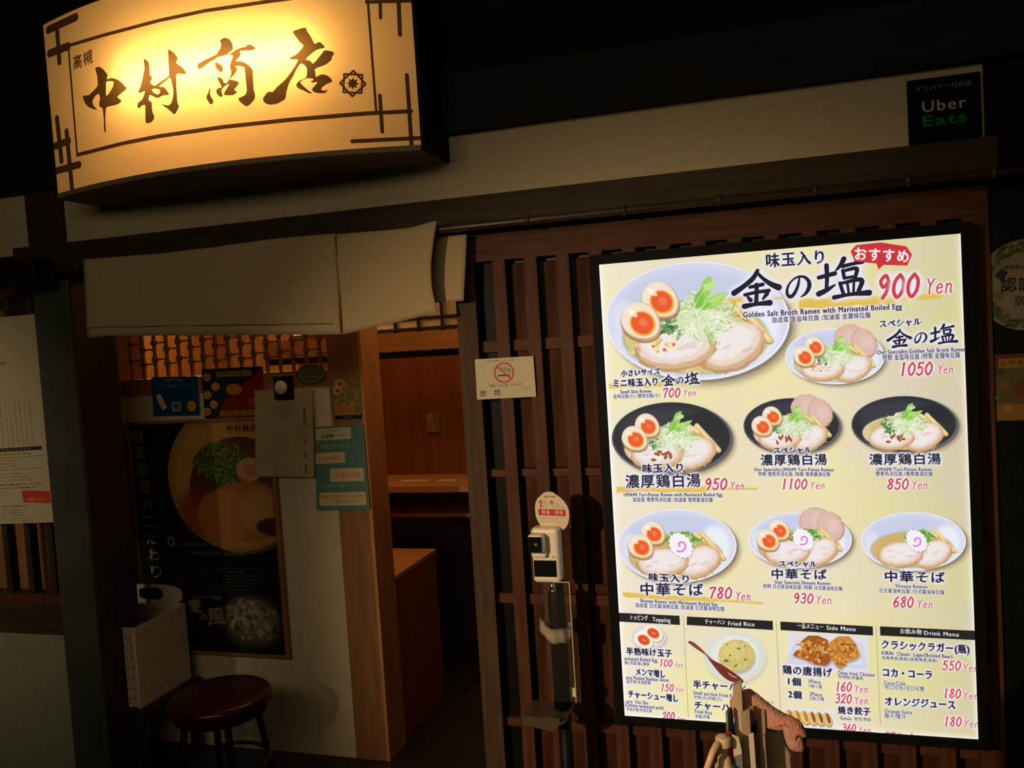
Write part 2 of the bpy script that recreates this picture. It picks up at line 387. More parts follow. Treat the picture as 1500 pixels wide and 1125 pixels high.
# entrance and lattice: header, stiles, slats, rails, boards
hd = struct(box('door_header', -1.0, 0.60, -0.01, 0.06, 2.012, 2.105, M_['redh']))
lat = struct(box('lattice_wall', -1.0, -0.93, -0.015, 0.05, 0, 2.012, M_['stile']), 'red brown slatted wooden wall beside the entrance')
box('stile', 0.533, 0.60, -0.015, 0.05, 0, 2.012, M_['red'], lat)
for i in range(13):
    x0 = -0.865+0.1075*i
    box('slat', x0, x0+0.043, -0.012, 0.012, 0.0, 2.012, M_['red'], lat)
for z0, z1 in ((1.711, 1.747), (1.289, 1.314), (0.856, 0.889), (0.427, 0.456), (0.03, 0.08)):
    box('rail', -0.93, 0.533, 0.014, 0.03, z0, z1, M_['redh'], lat)
zs = [0.0, 0.44, 0.873, 1.302, 1.729, 2.012]
for i in range(12):
    x0 = -0.820+0.1075*i
    for a, b in zip(zs, zs[1:]):
        box('plank', x0+0.008, min(x0+0.1015, 0.533), 0.030, 0.045, a+0.012, b-0.012, M_['board'], lat, r=0.004, seg=1)
box('backing', -0.82, 0.60, 0.046, 0.06, 0, 2.012, M_['jamb'], lat)
box('glass', -0.93, -0.865, 0.034, 0.040, 0, 2.012, M_['glassdark'], lat)
box('backing', -0.93, -0.82, 0.046, 0.06, 0, 2.012, M_['blackmat'], lat)

# inner partition wall with transom lattice
pt = struct(box('wall_partition', -2.9, -1.775, 0.50, 0.66, 0, 1.60, M_['whitewall']), 'cream partition wall just inside the entrance')
box('end_trim', -1.775, -1.632, 0.495, 0.655, 0, 2.3, M_['brown'], pt)
box('end_board', -1.632, -1.618, 0.495, 0.665, 0, 2.3, M_['orange'], pt)
box('rail', -2.9, -1.775, 0.497, 0.66, 1.60, 1.672, M_['brown'], pt)
box('rail', -2.9, -1.775, 0.50, 0.66, 2.02, 2.10, M_['brown'], pt)
box('post', -2.90, -2.835, 0.485, 0.66, 0, 2.1, M_['brown'], pt)
for i in range(17):
    x = -2.79+i*0.064
    box('slat', x-0.005, x+0.005, 0.525, 0.540, 1.672, 2.02, M_['brown'], pt)
    for z in ((1.735, 1.80) if i % 2 else (1.755, 1.83)):
        box('muntin', x+0.005, x+0.059, 0.529, 0.538, z, z+0.007, M_['brown'], pt)
        box('joint_block', x-0.010, x+0.010, 0.523, 0.542, z-0.008, z+0.014, M_['brown'], pt)
struct(box('wall_inner_front', -4.4, -2.9, 0.60, 0.66, 0, 2.6, M_['brown']))
# shoji transom deeper inside
sh = struct(box('window_2', -3.2, -0.4, 2.62, 2.66, 1.72, 2.25, M_['shoji']))
for i in range(17): box('muntin', -3.1+i*0.17, -3.085+i*0.17, 2.60, 2.62, 1.72, 2.25, M_['jamb'], sh)
for z in (1.72, 1.79, 1.86, 1.93): box('muntin', -3.2, -0.4, 2.595, 2.615, z-0.008, z+0.008, M_['jamb'], sh)

# service counter unit behind the doorway
cu = thing('counter_unit', 'orange wooden counter hatch with dark shelf space seen through the doorway', 'counter', (-1.75, 1.6, 0))
zt = at(600, 712, 1.3).z
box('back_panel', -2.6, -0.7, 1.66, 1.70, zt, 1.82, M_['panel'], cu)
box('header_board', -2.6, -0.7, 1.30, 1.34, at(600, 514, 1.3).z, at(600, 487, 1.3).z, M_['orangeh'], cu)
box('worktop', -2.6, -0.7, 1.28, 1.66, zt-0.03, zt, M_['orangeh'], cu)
box('shelf', -2.6, -0.7, 1.34, 1.66, zt-0.17, zt-0.15, M_['brown'], cu)
box('base_panel', -2.6, -0.7, 1.50, 1.54, 0, zt-0.17, M_['jamb'], cu)
box('shelf_back', -2.6, -0.7, 1.62, 1.66, zt-0.15, zt-0.03, M_['jamb'], cu)
box('header_shade', -2.6, -0.7, 1.34, 1.36, at(600, 524, 1.34).z, at(600, 512, 1.34).z, M_['jamb'], cu)  # dark strip in place of the shade under the header board
c = at(612, 713, 1.45)
for k in range(2):
    tag(box('menu_sheet', c.x-0.09+k*0.21, c.x+0.07+k*0.16, 1.42, 1.47, zt+0.0005, zt+0.003, M_['paper']), ('pale paper sheet lying on the counter shelf behind the doorway', 'small pale slip at the right end of the counter shelf')[k], 'paper')
tb = thing('side_table', 'closed orange wooden box table behind the partition end', 'table', (-2.0, 0.95, 0))
zb = at(573, 846, 0.67).z
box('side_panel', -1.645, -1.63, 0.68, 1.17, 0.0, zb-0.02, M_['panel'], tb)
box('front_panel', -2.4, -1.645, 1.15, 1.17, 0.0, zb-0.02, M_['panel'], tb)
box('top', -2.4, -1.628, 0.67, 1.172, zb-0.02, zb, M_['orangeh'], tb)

# ================================================================== ILLUMINATED SIGN
SX0, SX1, SZ0, SZ1, SB = -2.40, -1.005, 2.365, 2.955, 0.125
sxc, shw = (SX0+SX1)/2, (SX1-SX0)/2
def sy(x): return -0.22-SB*(1-((x-sxc)/shw)**2)
CW, CH = 1395, 590
def sign_fn(P):
    out = []
    for p in P:
        d = ray(p[0], p[1]); t = (-0.28-CAM.y)/d.y
        for _ in range(8):
            q = CAM+d*t; t += (sy(q.x)-q.y)/d.y
        q = CAM+d*t; out.append(((q.x-SX0)/(SX1-SX0)*CW, (SZ1-q.z)/(SZ1-SZ0)*CH))
    return np.array(out)
cs = Canvas(CW, CH, (255, 255, 255), sign_fn, (-0.07, -1.0))
INK = (0, 0, 0)
A = lambda pts, ox, oy, k: [(ox+x/k, oy+y/k) for x, y in pts]
n1 = A([(330,225),(345,212),(370,212),(400,235),(430,275),(425,312),(450,304),(480,303),(530,325),(583,380),(570,405),(510,455),(545,485),(515,515),(460,530),(420,545),(412,640),(418,738),(403,730),(400,650),(390,550),(365,535),(362,500),(370,470),(358,430),(330,450),(308,490),(320,530),(345,555),(330,558),(280,540),(250,510),(228,450),(280,440),(300,420),(340,380),(350,350),(345,280)], 80, 60, 5.556)
n1h = A([(420,335),(445,327),(478,330),(475,370),(440,430),(418,442)], 80, 60, 5.556)
n2 = A([(725,150),(745,152),(770,185),(775,270),(795,300),(778,340),(815,365),(850,340),(920,292),(930,260),(922,80),(935,72),(970,95),(1003,140),(990,178),(1040,215),(1073,262),(1040,270),(990,278),(1000,500),(1013,530),(990,580),(972,597),(930,560),(870,515),(920,525),(945,510),(960,470),(965,400),(940,300),(900,330),(850,370),(890,375),(915,405),(932,438),(880,445),(840,465),(810,455),(775,440),(765,480),(790,500),(795,570),(812,620),(795,655),(765,670),(740,660),(738,560),(735,520),(705,530),(690,548),(673,535),(680,505),(715,470),(735,410),(700,420),(678,420),(700,370),(722,270),(730,220)], 80, 60, 5.556)
n2h = A([(790,400),(815,388),(850,395),(858,410),(845,435),(815,425)], 80, 60, 5.556)
n3 = [A(p, 280, 40, 8.65) for p in (
 [(360,180),(390,145),(430,130),(475,145),(510,185),(528,240),(524,290),(480,315),(460,345),(390,365),(330,380),(300,408),(240,440),(105,535),(80,480),(90,460),(180,410),(310,345),(345,300),(370,265),(380,200)],
 [(545,300),(600,270),(700,240),(710,220),(760,222),(800,245),(815,268),(760,293),(620,298),(630,340),(610,375),(565,425),(640,432),(700,460),(750,500),(782,550),(785,650),(792,780),(812,870),(790,930),(708,1003),(620,945),(600,900),(680,860),(705,800),(695,700),(675,520),(640,495),(560,490),(585,530),(545,600),(490,660),(560,675),(607,710),(545,790),(585,820),(520,862),(412,850),(480,725),(450,730),(385,790),(400,870),(378,882),(335,855),(315,800),(345,770),(385,755),(335,660),(345,628),(405,660),(410,700),(450,705),(490,640),(510,570),(490,490),(530,360),(480,350)],
 [(300,460),(315,440),(380,475),(402,520),(395,560),(370,565),(320,520)],
 [(230,775),(245,790),(240,850),(283,940),(265,970),(238,970),(192,890),(215,830)])]
n4 = A([(395,140),(410,120),(480,95),(545,85),(560,125),(605,190),(650,275),(690,255),(725,262),(768,310),(755,325),(690,340),(640,370),(545,455),(600,475),(625,508),(660,480),(730,395),(765,352),(815,355),(880,378),(850,440),(850,460),(780,520),(655,570),(660,620),(665,665),(730,635),(790,645),(830,670),(860,715),(800,745),(745,780),(725,815),(770,825),(806,812),(770,855),(690,855),(640,840),(618,810),(650,770),(685,725),(630,730),(603,722),(640,690),(560,680),(500,710),(480,730),(520,775),(590,835),(622,848),(590,858),(520,825),(455,795),(433,755),(470,710),(550,670),(557,560),(495,505),(440,570),(400,650),(350,740),(318,840),(305,920),(250,960),(190,985),(110,990),(60,965),(42,920),(100,840),(155,840),(210,780),(300,700),(370,610),(455,465),(385,460),(358,438),(430,400),(480,350),(518,295),(470,250)], 380, 30, 8.035)
def dense(L, k=3):
    out = []
    n = len(L)
    for i in range(n):   # Catmull-Rom smoothing, half strength
        p0, p1, p2, p3 = [np.array(L[(i+j-1) % n]) for j in range(4)]
        for t in (0, 1/3, 2/3):
            cr = .5*((2*p1)+(-p0+p2)*t+(2*p0-5*p1+4*p2-p3)*t*t+(-p0+3*p1-3*p2+p3)*t**3); li = p1+(p2-p1)*t
            out.append(tuple(.7*cr+.3*li))
    return out
cs.poly([dense(n1), dense(n1h)], INK); cs.poly([dense(n2), dense(n2h)], INK)
for L in n3: cs.poly(dense(L), INK)
cs.poly([dense(n4)], INK)
def ln(pts, w):
    P = []
    for a, b in zip(pts, pts[1:]):
        for t in np.linspace(0, 1, 12, endpoint=False): P.append((a[0]+(b[0]-a[0])*t, a[1]+(b[1]-a[1])*t, w/2))
    P.append((*pts[-1], w/2)); cs.stroke([P], INK)
ln([(100,67),(150,52),(233,30),(299,16),(401,1),(480,-9),(538,-12)], 2.8); ln([(100,67),(113,227)], 2.6)
ln([(113,227),(180,210),(233,199.5),(327,186),(430,175),(540,166)], 3.2); ln([(538,-10),(551,162)], 3.6)
ln([(537,3),(606,1)], 5); ln([(557,5),(557.5,26)], 5); ln([(584,3),(586,51)], 6); ln([(596,110),(603,215)], 6)
ln([(539,166),(602,163)], 6); ln([(556.5,140),(560,193)], 5.6); ln([(516,207),(619,202)], 5.8)
ln([(70,44),(111,25)], 6); ln([(83.5,42),(87,90)], 6); ln([(72,78.5),(100,67.5)], 6)
ln([(83.5,174),(90,235)], 6); ln([(97.5,193),(105.5,276)], 6); ln([(81,214),(101,206)], 5.4); ln([(84,250),(116,241)], 5.4)
cs.text('高槻', 108, 103, 136, 92, 19, INK, nib=1.2, al=.85)
for a0 in (0.04, 0.04+math.pi/4):
    q = [(516.9+18.8*math.cos(a0+k*math.pi/2+math.pi/4), 122.4+18.8*math.sin(a0+k*math.pi/2+math.pi/4), 1.5) for k in range(5)]; cs.stroke([q], INK)
cs.poly([(516.9+(9.6 if k % 2 == 0 else 5.2)*math.cos(k*math.pi/8+.05), 122.4+(9.6 if k % 2 == 0 else 5.2)*math.sin(k*math.pi/8+.05)) for k in range(16)], INK)
def sign_material():
    m = cs.material('sign_print'); n = m.node_tree.nodes; l = m.node_tree.links
    t = [x for x in n if x.type == 'TEX_IMAGE'][0]; n.remove(n['Principled BSDF'])
    def ramp(a, b):
        r = n.new('ShaderNodeMix'); r.data_type = 'RGBA'; l.new(t.outputs[0], r.inputs['Factor']); r.inputs[6].default_value = (*a, 1); r.inputs[7].default_value = (*b, 1); return r.outputs[2]
    tr = n.new('ShaderNodeBsdfTranslucent'); l.new(ramp((.062, .040, .020), (.80, .62, .36)), tr.inputs[0])
    df = n.new('ShaderNodeBsdfDiffuse'); l.new(ramp((.05, .035, .02), (.62, .50, .32)), df.inputs[0])
    ad = n.new('ShaderNodeAddShader'); l.new(tr.outputs[0], ad.inputs[0]); l.new(df.outputs[0], ad.inputs[1])
    l.new(ad.outputs[0], n['Material Output'].inputs[0]); return m
sg = thing('illuminated_sign', 'curved glowing shop sign with brush characters above the entrance', 'sign', (sxc, -0.1, SZ0))
bm = bmesh.new(); uv = bm.loops.layers.uv.new('uv'); NX = 48
va = [[bm.verts.new((SX0+(SX1-SX0)*i/NX, sy(SX0+(SX1-SX0)*i/NX), z)) for z in (SZ0, SZ1)] for i in range(NX+1)]
for i in range(NX):
    f = bm.faces.new((va[i][0], va[i+1][0], va[i+1][1], va[i][1]))
    for lp, c in zip(f.loops, ((i/NX, 0), ((i+1)/NX, 0), ((i+1)/NX, 1), (i/NX, 1))): lp[uv].uv = c
me = bpy.data.meshes.new('lit_panel'); 
for p in bm.faces: p.smooth = True
bm.transform(Matrix.Translation(-Vector(sg.location))); bm.to_mesh(me); bm.free(); me.materials.append(sign_material())
o = bpy.data.objects.new('lit_panel', me); COL.objects.link(o); o.parent = sg
boxin = mat('sign_box_lining', (0.14, 0.11, 0.07), 0.9, 0.05, 5)
def tray(name, z0, z1, m, ext=0.006):
    P = [(SX0-0.01, 0.0)]+[(SX0+(SX1-SX0)*i/NX, sy(SX0+(SX1-SX0)*i/NX)-ext) for i in range(NX+1)]+[(SX1+0.01, 0.0)]
    bm = bmesh.new(); a = [bm.verts.new((x, y, z0)) for x, y in P]; b = [bm.verts.new((x, y, z1)) for x, y in P]; n = len(P)
    bm.faces.new(a); bm.faces.new(b[::-1])
    for i in range(n): bm.faces.new((a[i], b[i], b[(i+1) % n], a[(i+1) % n]))
    return from_bm(name, bm, m, sg)
tray('bottom_board', SZ0-0.016, SZ0, mat('sign_tray_wood', (0.24, 0.165, 0.075), 0.6, 0.15, 6)); tray('top_board', SZ1, SZ1+0.02, M_['darkwood'])
box('end_board', SX1+0.001, SX1+0.013, -0.222, 0.0, SZ0-0.016, SZ1+0.02, M_['darkwood'], sg)
box('end_board', SX0-0.013, SX0-0.001, -0.222, 0.0, SZ0-0.016, SZ1+0.02, M_['darkwood'], sg)
box('lining', SX0, SX1, -0.060, -0.052, SZ0, SZ1, boxin, sg)
SL = at(322, 108, -0.24)
tube('fluorescent_tube', [(SL.x-0.30, -0.10, SL.z), (SL.x+0.34, -0.10, SL.z)], 0.012, M_['shoji'], sg)
for k, dx in enumerate((-0.30, -0.22, -0.14, -0.07, 0.0, 0.07, 0.14, 0.22, 0.30)):
    light('sign_tube_light', 'POINT', (SL.x+dx+0.02, sy(SL.x+dx)+0.064, SL.z), 1.12, (1.0, 0.56, 0.17), shadow_soft_size=0.012)

# ================================================================== NOREN AND POLE
bp = thing('bamboo_pole', 'dark bamboo pole running along the lintel above the entrance', 'pole', (-1.0, -0.13, 2.115))
zp = 2.118
tube('stem', [(-2.86, -0.10, zp), (-0.9, -0.10, zp), (0.95, -0.10, zp-0.004)], 0.0135, M_['bamboo'], bp)
for px in (774, 915, 1053, 1194, 1329, 1455, 108):
    x = at(px, 300, -0.1).x; 
    if px == 108: x = -2.45
    else: x = at(px, {774:327,915:309,1053:292,1194:273,1329:252,1455:234}[px], -0.1).x
    tube('node', [(x-0.007, -0.10, zp), (x-0.002, -0.10, zp), (x+0.002, -0.10, zp), (x+0.007, -0.10, zp)], [0.0145, 0.0185, 0.0185, 0.0145], M_['bamboo'], bp)
br = box('pole_bracket', -2.85, -2.60, -0.16, -0.055, 2.118-0.05, 2.118+0.045, M_['darkwood'], bp, r=0.008)
nr = thing('noren_curtain', 'short beige linen curtain hanging over the entrance', 'curtain', (-1.7, -0.13, 1.8))
def cloth(name, X0, X1, y, ztop, zbot, m, seed, nx=60, nz=16, th=0.004, wob=0.010):
    bm = bmesh.new(); f, b = [], []
    for i in range(nx+1):
        u = i/nx; x = X0(0)+(X1(0)-X0(0))*u; rf, rb = [], []
        for j in range(nz+1):
            v = j/nz; xx = X0(v)*(1-u)+X1(v)*u; z = ztop(xx)*(1-v)+zbot(xx)*v
            z += 0.002*noise.noise(Vector((xx*9, seed, v*3)))
            yy = y-0.006+wob*(v**.7)*noise.noise(Vector((xx*3.2, seed*3.1, v*1.6)))+0.004*noise.noise(Vector((xx*14, seed, v*9)))*v-0.012*v
            rf.append(bm.verts.new((xx, yy, z))); rb.append(bm.verts.new((xx, yy+th, z)))
        f.append(rf); b.append(rb)
    for i in range(nx):
        for j in range(nz):
            bm.faces.new((f[i][j], f[i][j+1], f[i+1][j+1], f[i+1][j])); bm.faces.new((b[i][j], b[i+1][j], b[i+1][j+1], b[i][j+1]))
        for j in (0, nz): bm.faces.new((f[i][j], f[i+1][j], b[i+1][j], b[i][j]))
    for i in (0, nx):
        for j in range(nz): bm.faces.new((f[i][j], b[i][j], b[i][j+1], f[i][j+1]))
    return from_bm(name, bm, m, nr, smooth=True)
ztop = lambda x: 2.136+0.004*math.sin(x*7)
zbot1 = lambda x: 1.853 if x < -2.3 else 1.853-0.052*((x+2.3)/0.93)
zbot2 = lambda x: 1.800+0.050*max(0, (x+1.36)/0.34)
cloth('cloth_panel', lambda v: -2.398, lambda v: -1.366, -0.125, ztop, zbot1, M_['cloth'], 1.0)
cloth('cloth_panel', lambda v: -1.362, lambda v: -1.003-0.03*math.sin(v*2.6), -0.127, lambda x: ztop(x)-0.003+0.014*max(0, (x+1.1)/0.1), zbot2, M_['cloth'], 2.0, nx=30, wob=0.02)
bk = cloth('back_layer', lambda v: -1.33, lambda v: -0.93-0.02*v, -0.055, lambda x: 2.10, lambda x: 1.885, M_['cloth'], 3.0, nx=24, wob=0.012)
tube('seam', [(-1.364, -0.137, 2.13), (-1.364, -0.141, 1.97), (-1.364, -0.149, 1.81)], 0.0022, M_['seam'], nr, n=6)
tube('hem_stitch', [(-2.395+k*0.05, -0.150+0.004*math.sin(k), 1.887-0.05*max(0, (k-2)/19)) for k in range(21)], 0.0013, M_['seam'], nr, n=5)

# ================================================================== MENU LIGHT BOX
MY = -0.08
tl, tr_, br_, bl = at(879, 388, MY), at(1406, 342, MY), at(1434, 1083, MY), at(914, 1048, MY)
MX0, MX1, MZ0, MZ1 = (tl.x+bl.x)/2, (tr_.x+br_.x)/2, (bl.z+br_.z)/2, (tl.z+tr_.z)/2
MW, MH = 1340, 1890
def menu_fn(P):
    P = np.asarray(P, float); f = np.array(fw); r = np.array(rt); u = np.array(up)
    d = f*FOC+r*(P[:, 0:1]-750)-u*(P[:, 1:2]-562.5); t = (MY-CAM.y)/d[:, 1:2]; q = np.array(CAM)+d*t
    return np.stack([(q[:, 0]-MX0)/(MX1-MX0)*MW, (MZ1-q[:, 2])/(MZ1-MZ0)*MH], 1)
m = Canvas(MW, MH, (236, 226, 170), menu_fn, (-0.045, -1.0))
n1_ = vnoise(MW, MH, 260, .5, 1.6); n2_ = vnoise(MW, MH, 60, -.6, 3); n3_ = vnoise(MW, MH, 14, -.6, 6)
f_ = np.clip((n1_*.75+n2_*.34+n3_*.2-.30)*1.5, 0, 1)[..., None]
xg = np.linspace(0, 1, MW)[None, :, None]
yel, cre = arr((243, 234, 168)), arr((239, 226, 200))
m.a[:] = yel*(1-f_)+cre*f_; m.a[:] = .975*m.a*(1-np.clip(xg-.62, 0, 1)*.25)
_yy, _xx = np.mgrid[0:MH, 0:MW]; _e = np.minimum(np.minimum(_xx, MW-1-_xx), MH-1-_yy)[..., None]; m.a[:] = m.a+(1-m.a)*np.exp(-_e/9.0)*.75+(arr((250,240,236))-m.a)*np.clip(.22-xg, 0, 1)*1.6  # lighter edges: backlight leak painted into the print
DK = (28, 26, 44); RD = (205, 62, 72); HL = (236, 232, 242); BL = (232, 230, 248)
def H(h): return (max(2, h*.26*2.4), BL)
def brush_band(x0, y0, x1, y1, hh, seed):
    rr = random.Random(seed); T = [(x0+(x1-x0)*k/24, y0+(y1-y0)*k/24-hh*(.5+.5*rr.random())*(1 if k < 18 else .5)) for k in range(25)]
    B = [(x0+(x1-x0)*k/24, y0+(y1-y0)*k/24+hh*(.4+.5*rr.random())*(1 if k < 16 else .4)) for k in range(25)][::-1]
    m.poly(T+B, (224, 184, 72), .85, 1)
# ---- bowls
def V(c, dx, dy): return (c[0]+dx*c[2], c[1]+dy*c[3])
def blob(c, u, v, a, b, rot, col, al=1, soft=0, rough=.03, n=40, egg=0.0):
    x, y = V(c, u, v); m.ell(x, y, a*c[2], b*c[2], col, al, soft, rot, n, egg, rough)
def egg(c, u, v, r, rot):
    x, y = V(c, u, v); R = r*c[2]
    m.ell(x+.02*R, y+.12*R, R*1.12, R*.95, (150, 105, 70), .75, 1, rot, egg=-.12)
    m.ell(x, y, R*1.10, R*.93, (205, 165, 115), 1, 0, rot, egg=-.12)
    m.ell(x-.03*R, y-.05*R, R*1.04, R*.87, (240, 226, 205), 1, 1, rot, egg=-.12)
    m.ell(x+.06*R, y+.08*R, R*.70, R*.63, (248, 176, 72), 1, 1, rot)
    m.ell(x+.05*R, y+.06*R, R*.60, R*.54, (232, 92, 46), 1, 1, rot)
    m.ell(x+.10*R, y+.02*R, R*.24, R*.2, (242, 120, 78), .9, 1, rot)
    m.ell(x-.45*R, y-.45*R, R*.3, R*.14, (255, 250, 240), .7, 1, rot)
def chashu(c, u, v, a, b, rot, pale=True):
    blob(c, u, v+.035, a*1.03, b*1.06, rot, (188, 144, 100), .85, 1, .05)
    blob(c, u, v, a, b, rot, (214, 176, 136), 1, 1, .045)
    blob(c, u-.01, v-.03, a*.91, b*.88, rot, (234, 214, 200), 1, 3, .05)
    blob(c, u-.03, v-.05, a*.74, b*.68, rot, (240, 232, 232), .95, 5, .08)
    for k in range(5):
        x, y = V(c, u+random.uniform(-.6, .5)*a, v+random.uniform(-.5, .5)*b); m.ell(x, y, a*c[2]*.16, b*c[2]*.07, (222, 192, 176), .6, 2, rot)
def pork(c, u, v, a, b, rot):
    blob(c, u+.01, v+.02, a*1.03, b*1.04, rot, (176, 120, 105), .8, 1, .04)
    blob(c, u, v, a, b, rot, (214, 172, 160), 1, 0, .04); blob(c, u, v-.02, a*.9, b*.88, rot, (222, 186, 174), 1, 3, .03)
    blob(c, u+.05, v-.02, a*.4, b*.5, rot, (230, 200, 190), .7, 4, .1)
def strands(c, u, v, a, b, n, cols, wd, curl=.5, al=.9, Lk=1.0):
    for k in range(n):
        t = random.uniform(0, 6.28); rr = random.random()**.5; x, y = V(c, u+a*rr*math.cos(t), v+b*rr*math.sin(t)); L = random.uniform(.05, .16)*c[2]*Lk
        an = random.uniform(0, 3.14); cu = random.uniform(-curl, curl); P = []
        for q in range(6):
            P.append((x, y, wd*c[2]*(1 if 0 < q < 5 else .6))); x += L/5*math.cos(an); y += L/5*math.sin(an)*.8; an += cu
        m.stroke([P], random.choice(cols), al)
GRN = [(206, 222, 170), (226, 232, 200), (184, 208, 140), (150, 190, 100), (236, 238, 220), (170, 205, 120)]
def bowl(c, kind, eggs=True, top=False, naruto=False, big=False):
    cx, cy, rx, ry = c; blk = kind == 'black'
    m.ell(cx+rx*.07, cy+ry*.10, rx*1.0, ry*1.0, (120, 100, 80), .55, max(3, rx*.09))
    m.ell(cx+rx*.03, cy+ry*.04, rx*1.0, ry*1.0, (110, 100, 95) if not blk else (60, 58, 60), .6, 3)
    if blk:
        m.ell(cx, cy, rx, ry, (88, 90, 96)); m.ell(cx, cy-ry*.02, rx*.975, ry*.96, (44, 46, 52)); m.ell(cx-rx*.05, cy-ry*.25, rx*.8, ry*.6, (62, 66, 76), .7, rx*.12); m.ell(cx+rx*.45, cy-ry*.3, rx*.35, ry*.4, (30, 32, 38), .6, rx*.1)
        m.stroke([[(cx+rx*.975*math.cos(t), cy+ry*.97*math.sin(t), .45) for t in np.linspace(-.9, 1.6, 40)]], (120, 122, 128), .6)
    else:
        m.ell(cx, cy, rx, ry, (230, 231, 244)); m.ell(cx, cy-ry*.015, rx*.975, ry*.965, (214, 217, 236)); m.ell(cx-rx*.02, cy-ry*.3, rx*.8, ry*.55, (196, 201, 228), .8, rx*.14)
        m.ell(cx+rx*.62, cy+ry*.05, rx*.26, ry*.6, (238, 240, 248), .9, rx*.1); m.ell(cx-rx*.78, cy+ry*.1, rx*.14, ry*.45, (226, 226, 238), .8, rx*.08)
        m.stroke([[(cx+rx*.985*math.cos(t), cy+ry*.985*math.sin(t), .6) for t in np.linspace(0, 6.283, 90)]], (238, 238, 248), .9)
    sc = (214, 196, 130) if not blk else (222, 200, 160)
    if naruto: sc = (212, 178, 112)
    m.ell(cx-rx*.02, cy+ry*.28, rx*.80, ry*.62, (150, 140, 100) if not blk else (90, 84, 76), .6, rx*.04)
    m.ell(cx-rx*.02, cy+ry*.28, rx*.77, ry*.60, sc, 1, 1); m.ell(cx-rx*.05, cy+ry*.15, rx*.6, ry*.4, (196, 172, 110), .6, rx*.08)
    c = (cx, cy, rx, ry)
    strands(c, 0, .45, .68, .40, int(70+rx*.4), [(232, 214, 150), (214, 186, 120), (240, 226, 176), (196, 160, 96)], .012, .2)
    if top: pork(c, .28 if not big else .2, -.68, .30, .26, -.1); pork(c, .58, -.48, .30, .24, 1.05)
    # bamboo shoots
    for (u0, v0, u1, v1) in ((.42, -.35, .72, .25), (.3, -.32, .62, .02), (.5, -.2, .78, .32)):
        p, q = V(c, u0, v0), V(c, u1, v1); m.stroke([[(p[0], p[1]+1, rx*.045), (q[0], q[1]+1, rx*.045)]], (170, 130, 70)); m.stroke([[(*p, rx*.04), (*q, rx*.04)]], (228, 200, 130)); m.stroke([[(p[0]-1, p[1]-1, rx*.012), (q[0]-1, q[1]-1, rx*.012)]], (244, 226, 170))
    chashu(c, .37, .42, .37, .24, -.42); chashu(c, -.24, .44, .43, .23, -.08)
    if not naruto:
        # dark greens then white leek and leaves
        strands(c, -.26, .02, .12, .18, int(30+rx*.3), [(80, 130, 70), (120, 160, 100), (60, 105, 60), (200, 220, 190)], .016, .6)
        blob(c, .04, -.12, .26, .19, 0, (204, 218, 168), .9, rx*.03); blob(c, .0, .0, .2, .12, 0, (226, 232, 204), .8, rx*.03)
        strands(c, .05, -.15, .27, .34, int(80+rx*1.0), GRN, .010, .45, Lk=1.7)
        for (pts, cl) in (([(-.02,-.28),(.06,-.68),(.16,-.74),(.14,-.5),(.06,-.3)], (150, 208, 90)), ([(.02,-.2),(.12,-.4),(.34,-.5),(.24,-.3),(.1,-.14)], (172, 216, 110)), ([(-.06,-.2),(-.02,-.45),(.06,-.5),(.05,-.25)], (128, 190, 76)), ([(.06,-.6),(.18,-.66),(.2,-.58),(.1,-.5)], (190, 226, 140)), ([(.0,-.08),(.1,-.3),(.16,-.28),(.1,-.05)], (132, 196, 70))):
            m.poly(dense([V(c, *p) for p in pts]), cl, .95, 0); q0, q1 = V(c, *pts[0]), V(c, *pts[2]); m.stroke([[(*q0, rx*.006), (*q1, rx*.004)]], (206, 236, 160), .8)
        strands(c, .05, -.04, .25, .18, int(34+rx*.4), GRN[:2]+[(240, 242, 228)], .008, .55, Lk=2.0)
        if kind == 'white':
            for k in range(34):
                x, y = V(c, -.37+random.uniform(-.12, .14), .40+random.uniform(-.12, .12)); m.ell(x, y, rx*.022, rx*.02, random.choice([(226, 110, 90), (240, 226, 150), (238, 232, 214), (232, 190, 120), (238, 232, 214)]))
        else:
            for (u, v) in ((-.2, .38), (-.12, .44), (-.06, .4), (-.02, .5), (-.3, .6), (-.1, .52), (-.24, .44)):
                blob(c, u, v, .05, .025, random.random()*3, (150, 78, 48), 1, 0, .3, 12); blob(c, u+.02, v-.02, .025, .012, 1, (196, 120, 84), 1, 0, .2, 10)
    else:
        strands(c, .1, -.2, .26, .2, int(70+rx), [(96, 150, 60), (140, 186, 90), (76, 130, 56), (180, 210, 130)], .014, .6)
        x, y = V(c, .06, -.02); P = []
        for k in range(44):
            t = 2*math.pi*k/44; r = 1+(.09 if k % 3 == 0 else -.03); a, b = rx*.23*math.cos(t)*r, rx*.17*math.sin(t)*r; P.append((x+a*math.cos(.85)-b*math.sin(.85), y+a*math.sin(.85)+b*math.cos(.85)))
        m.poly([(p[0]+1, p[1]+1.5) for p in P], (170, 150, 130), .7, 2); m.poly(P, (244, 240, 248))
        m.stroke([[(x+rx*(.012*t)*math.cos(t+1.2)*1.25, y+rx*(.012*t)*math.sin(t+1.2)*1.25, rx*.017) for t in np.linspace(1.5, 7.2, 26)]], (226, 134, 196))
    if eggs: egg(c, -.40, -.34, .20, .65); egg(c, -.61, .02, .21, .65)
bowl((1022, 470, 135, 87), 'white'); bowl((1223, 522, 73, 41), 'white', top=True)
bowl((984, 642, 88, 53), 'black'); bowl((1160, 624, 71, 41), 'black', top=True); bowl((1325, 622, 78, 42), 'black', eggs=False)
bowl((992, 800, 87, 54), 'white', naruto=True); bowl((1172, 791, 76, 41), 'white', naruto=True, top=True); bowl((1338, 793, 77, 43), 'white', naruto=True, eggs=False)
